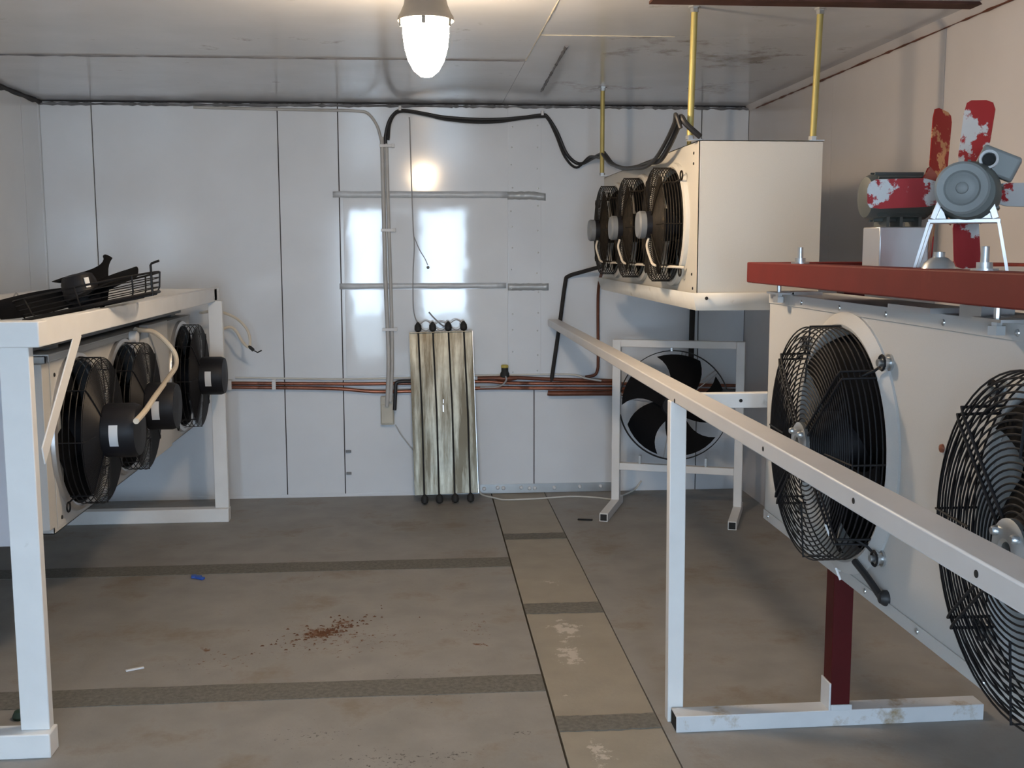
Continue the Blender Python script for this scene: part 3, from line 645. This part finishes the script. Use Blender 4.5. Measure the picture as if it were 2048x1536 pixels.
SR = Matrix.Translation(Vector(at(.47, .652))-Vector(SF['_loc'])) @ Matrix((e, Vector((0, 0, 1)), nrm)).transposed().to_4x4()
rg = MB().lathe([(.333, -.012), (.338, -.012), (.338, .012), (.333, .012)], seg=64, closed=True)
rim = rg.build('fan_ring', M['black'], parent=SF, local=True); rim.matrix_basis = SR
sp = MB()
for a in (80, 172, 262, 352, 40):
    a = math.radians(a)
    for o in (-.012, .012): sp.tube([(math.cos(a)*.335-math.sin(a)*o, math.sin(a)*.335+math.cos(a)*o, -.012), (math.cos(a)*.06-math.sin(a)*o, math.sin(a)*.06+math.cos(a)*o, -.06)], .0035, 6)
for r_ in (.22, .235): sp.ring((0, 0, -.05), r_*.5, .002)
sp.build('spokes', M['greywire'], parent=rim, local=True)
MB().lathe([(.06, -.12), (.075, -.10), (.075, .02), (.06, .035), (0, .038)], seg=28).build('motor', M['motorblack'], parent=rim, local=True)
for k in range(5): blade_mb(.06, .315, .12, .155, .42, .40, 0.0, lead=.35).xf(Matrix.Rotation(math.radians(62+72*k), 4, 'Z')).build('blade', M['blade'], parent=rim, local=True)
for t in (.20, .74):
    MB().bar(at(t, .284), at(t, .335), .03, .012, up=e).build('bracket', M['zinc'], parent=SF)
MB().bar(at(.82, .735), at(1, .735)-e*.025, .04, .05).build('bracket', M['motorblack'], parent=SF)
MB().bar(at(.45, .985), at(.45, 1.006), .03, .012, up=e).build('bracket', M['zinc'], parent=SF)

# ------------------------------------------------------------------ left rack
LR = thing('rack', 'white steel rack on the left side carrying the row of black fans', 'rack', (-1.6, 5.1, 0))
MB().box((-1.295, 3.44, .08), (-1.205, 3.48, 1.306)).build('post', M['frame'], parent=LR, bevel=.003)
MB().box((-2.14, 3.44, .08), (-2.05, 3.48, 1.306)).build('post', M['frame'], parent=LR, bevel=.003)
MB().box((-2.14, 3.405, 0), (-1.195, 3.485, .08)).build('base_bar', M['frame'], parent=LR, bevel=.004)
MB().box((-1.245, 6.47, .08), (-1.165, 6.51, 1.306)).build('post', M['frame'], parent=LR, bevel=.003)
MB().box((-2.14, 6.47, .08), (-2.06, 6.51, 1.306)).build('post', M['frame'], parent=LR, bevel=.003)
MB().box((-2.14, 6.44, 0), (-1.162, 6.515, .08)).build('base_bar', M['frame'], parent=LR, bevel=.004)
MB().box((-2.14, 3.42, 1.306), (-1.165, 3.50, 1.385)).build('end_beam', M['frame'], parent=LR, bevel=.004)
MB().box((-2.14, 6.44, 1.306), (-1.20, 6.52, 1.378)).build('end_beam', M['frame'], parent=LR, bevel=.004)
MB().box((-1.24, 3.5005, 1.303), (-1.20, 6.60, 1.380)).build('long_beam', M['frame'], parent=LR, bevel=.003)
MB().box((-2.14, 3.5005, 1.303), (-2.10, 6.4395, 1.380)).build('long_beam', M['frame'], parent=LR, bevel=.003)
MB().box((-2.099, 3.501, 1.309), (-1.2405, 6.439, 1.315)).build('deck_sheet', M['white'], parent=LR)
br = MB(); br.hexa([(-1.199, 3.50, 1.300), (-1.194, 3.50, 1.300), (-1.194, 3.50, 1.384), (-1.199, 3.50, 1.384), (-1.199, 3.93, 1.300), (-1.194, 3.93, 1.300), (-1.194, 3.90, 1.384), (-1.199, 3.90, 1.384)])
br.hexa([(-1.1985, 3.84, 1.301), (-1.1935, 3.84, 1.301), (-1.1935, 3.93, 1.301), (-1.1985, 3.93, 1.301), (-1.1985, 3.482, .985), (-1.1935, 3.482, .985), (-1.1935, 3.50, .930), (-1.1985, 3.50, .930)])
br.build('corner_brace', M['frame'], parent=LR, bevel=.001)
rv = MB().lathe([(.007, 0), (.006, .003), (0, .004)], (-1.194, 3.56, 1.345), 'X', 10); rv.build('brace_bolt', M['zinc'], parent=LR)
MB().lathe([(.007, 0), (.006, .003), (0, .004)], (-1.30, 3.42, 1.335), '-Y', 10).build('bolt_hole', M['dark'], parent=LR)

# cooler hung inside the left rack
LX, LXb, LZ0, LZ1 = -1.345, -1.80, .575, 1.225
LU = thing('fan_cooler', 'low white cooler hung inside the left rack with a row of black motor fans', 'cooler', (-1.6, 5.2, LZ0))
lcz = .905
cooler_casing(LX, LXb, [(4.00, 4.62, 4.31), (4.62, 5.28, 4.97), (5.28, 5.72, None), (5.72, 6.42, 6.16)], LZ0, LZ1, lcz, .274, 1).build('casing', M['casing'], parent=LU, solid=.003, smooth=False)
MB().box((LX-.11, 4.01, LZ0+.01), (LX-.10, 6.41, LZ1-.01)).build('coil', M['dark'], parent=LU)
MB().box((-2.25, 3.915, .555), (-1.40, 3.945, 1.21)).box((-2.25, 3.9455, .56), (-1.81, 3.998, 1.20)).build('end_panel', M['endgrey'], parent=LU, bevel=.003)
MB().box((-1.44, 3.95, .60), (-1.343, 3.999, 1.20)).build('end_flange', M['casing'], parent=LU, bevel=.002)
MB().box((LX+.001, 4.03, LZ0+.015), (LX+.003, 4.12, LZ1-.01)).build('front_plate', M['casing'], parent=LU)
MB().box((LX+.001, 5.30, LZ0+.02), (LX+.042, 5.70, LZ1+.02)).build('front_plate', M['casing'], parent=LU, bevel=.002)
tp = MB().box((LX-.10, 4.0, LZ1), (LX+.012, 6.40, LZ1+.006)); tp.box((LX+.008, 4.0, LZ1-.02), (LX+.012, 5.29, LZ1)); tp.build('top_lip', M['casing'], parent=LU, bevel=.001)
MB().add([(LXb, 4.0, LZ1+.02), (LX-.04, 4.0, LZ1+.02), (LX-.04, 6.4, LZ1+.02), (LXb, 6.4, LZ1+.02), (LXb, 4.0, 1.303), (LX-.04, 4.0, 1.303), (LX-.04, 6.4, 1.303), (LXb, 6.4, 1.303)],
         [(3, 2, 1, 0), (4, 5, 6, 7), (0, 1, 5, 4), (1, 2, 6, 5), (2, 3, 7, 6), (3, 0, 4, 7)]).box((LXb, 4.2, LZ1), (LX-.05, 4.3, LZ1+.02)).box((LXb, 6.2, LZ1), (LX-.05, 6.3, LZ1+.02)).build('top_duct', M['greycap'], parent=LU)
MB().box((LXb, 4.05, 1.303), (LXb+.3, 4.10, 1.3085)).box((LXb, 6.2, 1.303), (LXb+.3, 6.25, 1.3085)).build('hanger_bracket', M['zinc'], parent=LU)
place_fans('left', LU, [(LX, 4.31, lcz), (LX, 4.97, lcz), (LX, 6.16, lcz)], FACE_R)
for (y, z) in ((4.075, 1.15), (4.075, .86), (4.075, .62)): MB().lathe([(.008, 0), (.007, .003), (0, .004)], (LX+.003, y, z), 'X', 10).build('screw', M['dark'], parent=LU)
MB().lathe([(.02, 0), (.02, .02), (.012, .024), (0, .026)], (LX, 4.63, LZ0+.03), 'X', 14).build('drain_plug', M['label'], parent=LU)
MB().lathe([(.03, 0), (.03, .03), (.02, .036), (0, .038)], (LX+.012, 5.10, 1.205), 'X', 16).build('round_cap', M['label'], parent=LU)
tag(MB().tube(catmull([(-1.325, 5.16, 1.236), (-1.27, 5.30, 1.21), (-1.20, 5.35, 1.12), (-1.175, 5.28, 1.055), (-1.165, 5.05, 1.015), (-1.12, 4.62, .992), (-1.085, 4.32, .978), (-1.07, 4.12, .968)], 8), .0115, 9).build('hose', M['beigehose']),
    'beige flexible hose drooping from the left cooler onto its nearest fan motor', 'hose')
lc = thing('sensor_cable', 'looped white cable with a small black plug sticking out behind the left rack', 'cable', (-1.2, 6.75, 1.2))
MB().tube(catmull([(-1.30, 6.53, 1.235), (-1.24, 6.72, 1.232), (-1.15, 6.80, 1.19), (-1.085, 6.82, 1.12), (-1.065, 6.82, 1.05), (-1.075, 6.82, 1.005), (-1.11, 6.81, 1.04), (-1.15, 6.81, 1.11), (-1.19, 6.80, 1.13), (-1.26, 6.75, 1.10)], 8), .0085, 8).build('cable', M['beigehose'], parent=lc)
MB().tube([(-1.075, 6.82, 1.012), (-1.06, 6.82, .998), (-1.045, 6.82, .984)], .011, 8).tube([(-1.045, 6.82, .984), (-1.02, 6.81, .972), (-.995, 6.81, .985)], .004, 6).build('plug', M['rubber'], parent=lc)

# loose fan lying on the left rack
GF = thing('loose_fan', 'black wire fan lying on top of the left rack, blades and motor exposed', 'fan', (-1.315, 4.5, 1.3675))
TL = Matrix.Rotation(math.radians(-12), 4, 'Y')
gd = MB()
for i in range(5): gd.ring((0, 0, .012+.075*i/4), .262+.004*i, .0022)
for i in range(12): gd.ring((0, 0, .006), .06+.016*i, .0022)
for k in range(8):
    a = 2*PI*k/8+.12; c, q = math.cos(a), math.sin(a)
    gd.tube([(c*.05, q*.05, .004), (c*.25, q*.25, .004), (c*.268, q*.268, .03), (c*.284, q*.284, .09)], .0034, 6)
for a in (-14,):
    a = math.radians(a); c, q = math.cos(a), math.sin(a)
    gd.tube([(c*.262, q*.262, .0), (c*.272, q*.272, .05), (c*.286, q*.286, .118), (c*.292, q*.292, .124), (c*.325, q*.325, .128)], .0048, 7)
gd.ring((0, 0, .012), .262, .006); gd.ring((0, 0, .090), .28, .0035)
g0 = gd.xf(TL).build('guard', M['black'], parent=GF, local=True)
MB().lathe([(.06, .02), (.068, .03), (.068, .115), (.058, .14), (.03, .148), (0, .149)], (-.03, 0, 0), 'Z', 28).xf(TL).build('motor', M['motorblack'], parent=GF, local=True)
MB().bar((-.03+.048, -.052, .085), (-.03+.048, -.052, .125), .018, .005, up=(.6, -.7, 0)).xf(TL).build('label_plate', M['label'], parent=GF, local=True)
for (an, pit, r1, w0, w1, dih) in ((190, -.50, .33, .13, .22, .02), (58, .75, .30, .20, .035, .50), (2, .40, .25, .13, .18, .20), (300, .25, .25, .13, .20, .02), (118, .45, .25, .13, .20, .03)):
    blade_mb(.06, r1, w0, w1, pit, .2, .05, .004).xf(TL @ Matrix.Translation((-.03, 0, .012)) @ Matrix.Rotation(math.radians(an), 4, 'Z') @ Matrix.Rotation(-dih, 4, 'Y')).build('blade', M['blade'], parent=GF, local=True)
hk = tag(MB().tube(catmull([(-1.93, 5.35, 1.316), (-1.93, 5.35, 1.37), (-1.915, 5.35, 1.40), (-1.90, 5.35, 1.37)], 5), .004, 6).build('wire_hook', M['greywire']), 'small bent wire hook standing on the far left of the rack top', 'hook')

# ------------------------------------------------------------------ heater panel leaning on the rear wall
HP = thing('heater_panel', 'dirty galvanised heater panel with four black rods leaning on the rear wall', 'heater', (.13, 6.8, 0))
LN = Matrix.Translation((.132, 6.80, .062)) @ Matrix.Rotation(math.radians(-1.3), 4, 'Y') @ Matrix.Rotation(math.radians(-10), 4, 'X')
pn = MB()
pw, ph = .20, 1.03
pn.box((-pw, -.004, 0), (pw, 0, ph)); pn.box((-pw, -.028, 0), (-pw+.004, 0, ph)); pn.box((pw-.004, -.028, 0), (pw, 0, ph)); pn.box((-pw, -.022, ph-.004), (pw, 0, ph)); pn.box((-pw, -.012, 0), (pw, 0, .004))
for xx in (-.115, -.01, .095): pn.box((xx-.004, -.0065, .02), (xx+.004, -.004, ph-.02))
pn.xf(LN).build('panel', M['drip'], parent=HP)
MB().box((pw, -.028, 0), (pw+.003, 0, ph)).xf(LN).build('side_flange', M['zinc'], parent=HP)
for i, xx in enumerate((-.140, -.047, .052, .150)):
    MB().tube([(xx, -.013, -.01), (xx+.004, -.014, ph*.5), (xx-.003, -.013, ph+.012)], .0055, 8).xf(LN).build('heater_rod', M['rubber'], parent=HP)
    MB().lathe([(.008, .0), (.019, .006), (.023, .018), (.021, .04), (.011, .055), (.005, .062)], (xx-.003, -.013, ph+.004), 'Z', 16).xf(LN).build('terminal_boot', M['rubber'], parent=HP)
    MB().lathe([(.006, -.058), (.020, -.050), (.024, -.034), (.021, -.014), (.009, .0), (.007, .002)], (xx+.002, -.013, 0), 'Z', 16).xf(LN).build('terminal_boot', M['rubber'], parent=HP)
for (a, b2, s) in ((-.140, -.047, .03), (-.047, .052, .02), (.052, .150, .03)):
    MB().tube(catmull([(a, -.01, ph+.045), ((a+b2)/2, -.004, ph+.045+s), (b2, -.01, ph+.045)], 8), .0032, 6).tube(catmull([(a, -.01, ph+.04), ((a+b2)/2, -.004, ph+.01), (b2, -.01, ph+.04)], 8), .003, 6).xf(LN).build('jumper_wire', M['greywire'], parent=HP)
MB().box((-.004, -.007, .52), (.003, -.004, .565)).box((-.001, -.007, .575), (.004, -.004, .60)).xf(LN).build('pale_patch', M['alu'], parent=HP)  # two small pale metal slivers on the panel face

# ------------------------------------------------------------------ pipes on the rear wall
PY = YB-.03
def pipe(pts, r, mt, name, lab, cat='pipe', group=None, k=6):
    return tag(MB().tube(catmull(pts, k), r, 10).build(name, mt), lab, cat, group)
G = 'copper pipes along the rear wall'
pipe([(-1.235, PY, .757), (-.6, PY, .745), (-.25, PY, .742), (.36, PY, .748), (.6, PY, .735), (1.3, PY, .722), (2.08, PY, .700)], .011, M['copper'], 'copper_pipe', 'upper copper pipe running along the rear wall from the left rack to the right corner', group=G)
pipe([(-1.235, PY-.004, .732), (-.6, PY-.004, .716), (-.25, PY-.004, .690), (.36, PY-.004, .706), (.7, PY-.004, .702), (1.3, PY-.004, .690), (2.08, PY-.004, .668)], .0115, M['copper'], 'copper_pipe', 'lower copper pipe on the rear wall, passing just under the upper one', group=G)
pipe([(.345, PY+.004, .771), (.46, PY+.004, .772), (.60, PY+.004, .770), (.85, PY+.004, .756), (1.25, PY+.004, .742)], .012, M['browncopper'], 'copper_pipe', 'dull brown pipe from the black valve to the right, above the shiny ones', group=G)
pipe([(.80, PY-.02, .672), (.83, PY-.022, .668), (1.0, PY-.022, .667), (1.25, PY-.02, .664), (1.6, PY-.02, .655)], .017, M['browncopper'], 'insulated_pipe', 'thick dark brown wrapped pipe at the bottom of the run, right of the heater panel', group=G)
pipe([(1.10, 6.42, 1.50), (1.118, 6.62, 1.49), (1.128, 6.90, 1.44), (1.130, PY, 1.30), (1.133, PY, .90), (1.130, PY, .82), (1.11, PY, .782), (1.05, PY, .770)], .010, M['browncopper'], 'copper_pipe', 'thin upright copper pipe coming down from the hanging cooler to the pipe run', group=G)
pipe([(1.12, 6.85, 1.49), (1.02, 6.98, 1.455), (.935, PY, 1.425), (.915, PY, 1.38), (.880, PY, 1.12), (.832, PY, .785), (.83, PY, .755)], .013, M['foam'], 'insulated_pipe', 'black foam pipe bending down the rear wall left of the upright copper pipe', group=G, k=4)
pipe([(1.60, 6.41, 1.60), (1.70, 6.7, 1.60), (1.752, 7.0, 1.56), (1.756, 7.03, 1.40), (1.752, 7.03, 1.1), (1.748, 7.03, .70)], .018, M['foam'], 'insulated_pipe', 'thick black pipe dropping behind the hanging cooler near the right corner', group=G)
VA = thing('solenoid_valve', 'black solenoid valve with yellow cap on the pipe run, right of the heater panel', 'valve', (.521, PY, .76))
MB().tube([(.345, PY-.004, .770), (.455, PY-.004, .770), (.50, PY-.004, .768), (.545, PY-.004, .768), (.60, PY-.004, .768)], [.009, .011, .020, .020, .011], 12).build('valve_body', M['browncopper'], parent=VA)
MB().lathe([(.020, .775), (.030, .782), (.030, .80), (.022, .815), (.022, .838)], (.521, PY-.01, 0), 'Z', 20).build('coil', M['rubber'], parent=VA)
MB().lathe([(.022, .838), (.024, .840), (.024, .852), (.018, .857), (0, .858)], (.521, PY-.01, 0), 'Z', 20).build('cap', M['yellowcap'], parent=VA)
MB().tube(catmull([(.525, PY-.035, .785), (.528, PY-.045, .76), (.50, PY-.04, .728), (.45, PY-.035, .716), (.36, PY-.03, .716)], 6), .006, 7).build('lead', M['greywire'], parent=VA)
pipe([(-1.20, YB-.014, .79), (-.95, YB-.014, .783), (-.53, YB-.014, .772), (-.1, YB-.014, .775), (.35, YB-.014, .785), (.6, YB-.014, .787), (.95, YB-.014, .785), (1.05, PY-.03, .765), (1.15, PY-.03, .748)], .006, M['whitecable'], 'white_cable', 'thin white cable lying along the top of the pipe run on the rear wall', 'cable')
for (x, lab) in ((-.955, 'small white pipe clip left of the tall seam nearest the left rack'), (-1.232, 'small white pipe clip at the left end of the copper pipes')):
    tag(MB().box((x-.012, YB-.05, .715), (x+.012, YB-.045, .775)).box((x-.012, YB-.05, .775), (x+.012, YB-.001, .779)).build('pipe_clip', M['label'], bevel=.001), lab, 'clip', 'clips holding the pipes')

# ------------------------------------------------------------------ cables on the rear wall
CY = YB-.016
CD = thing('cable_conduit', 'upright grey conduit running down the rear wall left of the heater panel', 'conduit', (-.235, CY, .65))
MB().tube(catmull([(-.246, CY, 2.30), (-.242, CY, 1.9), (-.238, CY, 1.4), (-.228, CY, 1.05), (-.226, YB-.045, .88), (-.230, YB-.064, .75), (-.240, YB-.068, .60)], 6), .013, 10).build('conduit', M['duct'], parent=CD)
MB().tube(catmull([(-.218, CY-.002, 2.26), (-.214, CY-.002, 1.9), (-.206, CY-.002, 1.4), (-.202, CY-.002, 1.05), (-.202, YB-.047, .88), (-.208, YB-.065, .75), (-.216, YB-.068, .63)], 6), .011, 10).build('conduit', M['duct'], parent=CD)
for z in (2.245, 1.72, 1.09): MB().box((-.262, CY-.021, z-.008), (-.185, CY-.017, z+.010)).box((-.185, CY-.021, z-.010), (-.168, YB-.005, z+.014)).build('clip', M['label'], parent=CD, bevel=.001)
JB = thing('junction_box', 'small yellowed junction box on the rear wall at the foot of the conduit', 'box', (-.238, YB, .47))
MB().box((-.282, YB-.045, .475), (-.196, YB-.007, .66)).build('box', M['box'], parent=JB, bevel=.006)
MB().box((-.276, YB-.052, .485), (-.202, YB-.0455, .61)).build('cover', M['box'], parent=JB, bevel=.003)
pipe([(-.085, YB-.064, .76), (-.155, YB-.064, .758), (-.180, YB-.066, .745), (-.184, YB-.068, .70), (-.190, YB-.068, .60), (-.192, YB-.068, .575)], .012, M['cable'], 'black_cable', 'short thick black cable end hanging beside the junction box', 'cable', k=5)
BC = thing('black_cable', 'pair of black cables sagging from the conduit across the rear wall to the hanging cooler', 'cable', (.4, CY, 2.1))
END = [(1.07, 6.9, 2.165), (1.075, 6.55, 2.165), (1.052, 6.33, 2.14), (1.04, 6.0, 2.06), (1.035, 5.65, 2.012), (1.02, 5.2, 1.985), (1.015, 4.88, 1.98), (1.015, 4.68, 1.975), (1.01, 4.47, 2.022), (1.005, 4.29, 2.085), (.990, 4.20, 2.10), (1.005, 4.178, 2.07), (1.062, 4.185, 2.024)]
W1 = [(-.223, CY, 2.24), (-.222, CY, 2.31), (-.200, CY, 2.395), (-.165, CY, 2.445), (-.13, CY, 2.463), (-.06, CY, 2.46), (.03, CY, 2.445), (.15, CY, 2.425), (.35, CY, 2.413), (.5, CY, 2.415), (.65, CY, 2.428), (.765, CY, 2.443), (.80, CY, 2.43), (.86, CY, 2.34), (.925, CY, 2.20), (1.005, CY, 2.14)]
W2 = [(-.205, CY-.02, 2.28), (-.190, CY-.02, 2.39), (-.13, CY-.02, 2.455), (.03, CY-.02, 2.436), (.15, CY-.02, 2.41), (.35, CY-.02, 2.392), (.5, CY-.02, 2.398), (.65, CY-.02, 2.42), (.765, CY-.022, 2.43), (.80, CY-.022, 2.415), (.85, CY-.022, 2.32), (.91, CY-.022, 2.18), (.985, CY-.022, 2.115)]
MB().tube(catmull(W1+END, 6), .011, 9).build('strand', M['cable'], parent=BC)
MB().tube(catmull(W2+[(x-.022, y-.004, z+random.uniform(-.03, .012)) for (x, y, z) in END[:-1]], 6), .008, 8).build('strand', M['cable'], parent=BC)
for p in ((-.13, CY-.01, 2.468), (.765, CY-.01, 2.445)): MB().box((p[0]-.008, p[1]-.02, p[2]-.006), (p[0]+.008, YB-.004, p[2]+.022)).build('clip', M['label'], parent=BC, bevel=.002)
pipe([(-1.4, YB-.012, 2.475), (-.9, YB-.012, 2.466), (-.55, YB-.012, 2.463), (-.40, YB-.012, 2.460), (-.33, YB-.012, 2.445), (-.275, CY, 2.37), (-.248, CY, 2.27)], .009, M['duct'], 'white_cable', 'pale conduit cable along the wall top curving down into the upright conduit', 'cable')
pipe([(-.073, YB-.010, 2.425), (-.07, YB-.010, 2.37), (-.066, YB-.010, 2.1), (-.058, YB-.012, 1.75), (-.052, YB-.012, 1.62), (-.062, YB-.012, 1.45), (-.064, YB-.012, 1.25), (-.05, YB-.03, 1.16), (-.02, 6.98, 1.12)], .0035, M['greywire'], 'thin_wire', 'thin grey wire hanging down the rear wall to the left end of the heater panel', 'wire')
PR = thing('probe_wire', 'short thin wire with a small round probe on the shiny rear wall sheet', 'wire', (.0, YB, 1.5))
MB().tube(catmull([(-.053, YB-.010, 1.68), (-.02, YB-.010, 1.60), (.015, YB-.010, 1.54), (.032, YB-.010, 1.50)], 6), .003, 6).build('wire', M['greywire'], parent=PR)
MB().lathe([(.010, .0), (.010, .008), (.006, .012), (0, .013)], (.034, YB-.006, 1.485), '-Y', 12).build('probe', M['greycap'], parent=PR)
pipe([(.035, YB-.012, 1.20), (.07, YB-.014, 1.16), (.12, YB-.03, 1.115), (.155, 6.99, 1.10)], .0045, M['greywire'], 'thin_wire', 'short thin wire rising from the third boot of the heater panel', 'wire')
pipe([(-.19, YB-.010, .47), (-.15, YB-.010, .40), (-.09, YB-.012, .32), (-.05, YB-.012, .27)], .004, M['duct'], 'thin_wire', 'thin pale wire slanting from the junction box down behind the heater panel', 'wire')
pipe([(.345, 7.03, .035), (.37, 7.0, .006), (.45, 6.90, .005), (.51, 6.85, .005), (.70, 6.86, .005), (.94, 6.905, .005), (1.10, 6.86, .005), (1.20, 6.80, .005), (1.28, 6.90, .005), (1.38, 7.005, .02), (1.43, 7.035, .07)], .0055, M['whitecable'], 'floor_cable', 'white cable lying on the floor along the foot of the rear wall', 'cable')
# small fixings on the rear wall
for (x, z, lab) in ((-.50, .30, 'small grey bracket low on the rear wall beside the stained seam'), (-.50, .155, 'lowest small grey bracket beside the stained seam on the rear wall')):
    tag(MB().box((x-.012, YB-.018, z-.008), (x+.022, YB-.006, z+.008)).build('wall_bracket', M['greycap'], bevel=.002), lab, 'bracket')

# ------------------------------------------------------------------ litter on the floor
bl = MB()
for (x, y, a, l) in ((-1.125, 5.32, .1, .05), (-1.105, 5.30, -.5, .045), (-1.14, 5.335, .6, .025)):
    bl.bar((x-l/2*math.cos(a), y-l/2*math.sin(a), .008), (x+l/2*math.cos(a), y+l/2*math.sin(a), .006), .022, .012)
tag(bl.build('plastic_scrap', M['blue'], bevel=.003), 'small blue plastic scrap on the floor behind the far grip strip', 'litter')
tag(MB().bar((-1.15, 4.12, .004), (-1.09, 4.15, .004), .012, .006).build('paper_scrap', M['label'], bevel=.001), 'small white sliver on the floor in front of the left rack', 'litter')
tag(MB().bar((.90, 6.30, .005), (.985, 6.275, .006), .016, .008).build('metal_sliver', M['dark'], bevel=.002), 'dark sliver on the floor just left of the ring fan stand', 'litter')
tag(MB().lathe([(.0, 0), (.022, 0), (.026, .01), (.018, .028), (.0, .03)], (-1.40, 3.72, 0), 'Z', 12).build('bolt_cap', M['green']), 'dark green cap on the floor behind the left rack post, the farther of two', 'litter')
tag(MB().bar((-1.41, 3.57, .014), (-1.35, 3.555, .014), .028, .028).bar((-1.352, 3.555, .016), (-1.335, 3.553, .016), .04, .032).build('bolt_cap', M['green'], bevel=.004), 'dark green bolt on the floor just behind the base of the left rack', 'litter')
rf = MB()
for k in range(150):
    r_ = random.gauss(0, .10); t_ = random.uniform(0, 2*PI); x = -.45+abs(r_)*math.cos(t_)*1.2+.04; y = 4.48+r_*math.sin(t_)*.8+(x+.45)*.7; s = random.uniform(.003, .010)
    rf.add([(x-s, y-s*.6, .0006), (x+s, y-s*.5, .0006), (x+s*.7, y+s*.6, .0006), (x-s*.6, y+s*.7, .0006), (x, y, random.uniform(.003, .007))], [(0, 1, 4), (1, 2, 4), (2, 3, 4), (3, 0, 4), (3, 2, 1, 0)])
tag(rf.build('rust_flakes', M['rustflake']), 'scatter of brown rust flakes on the floor between the grip strips', 'debris', kind='stuff')
for o in list(bpy.data.objects):
    if '_loc' in o: del o['_loc']
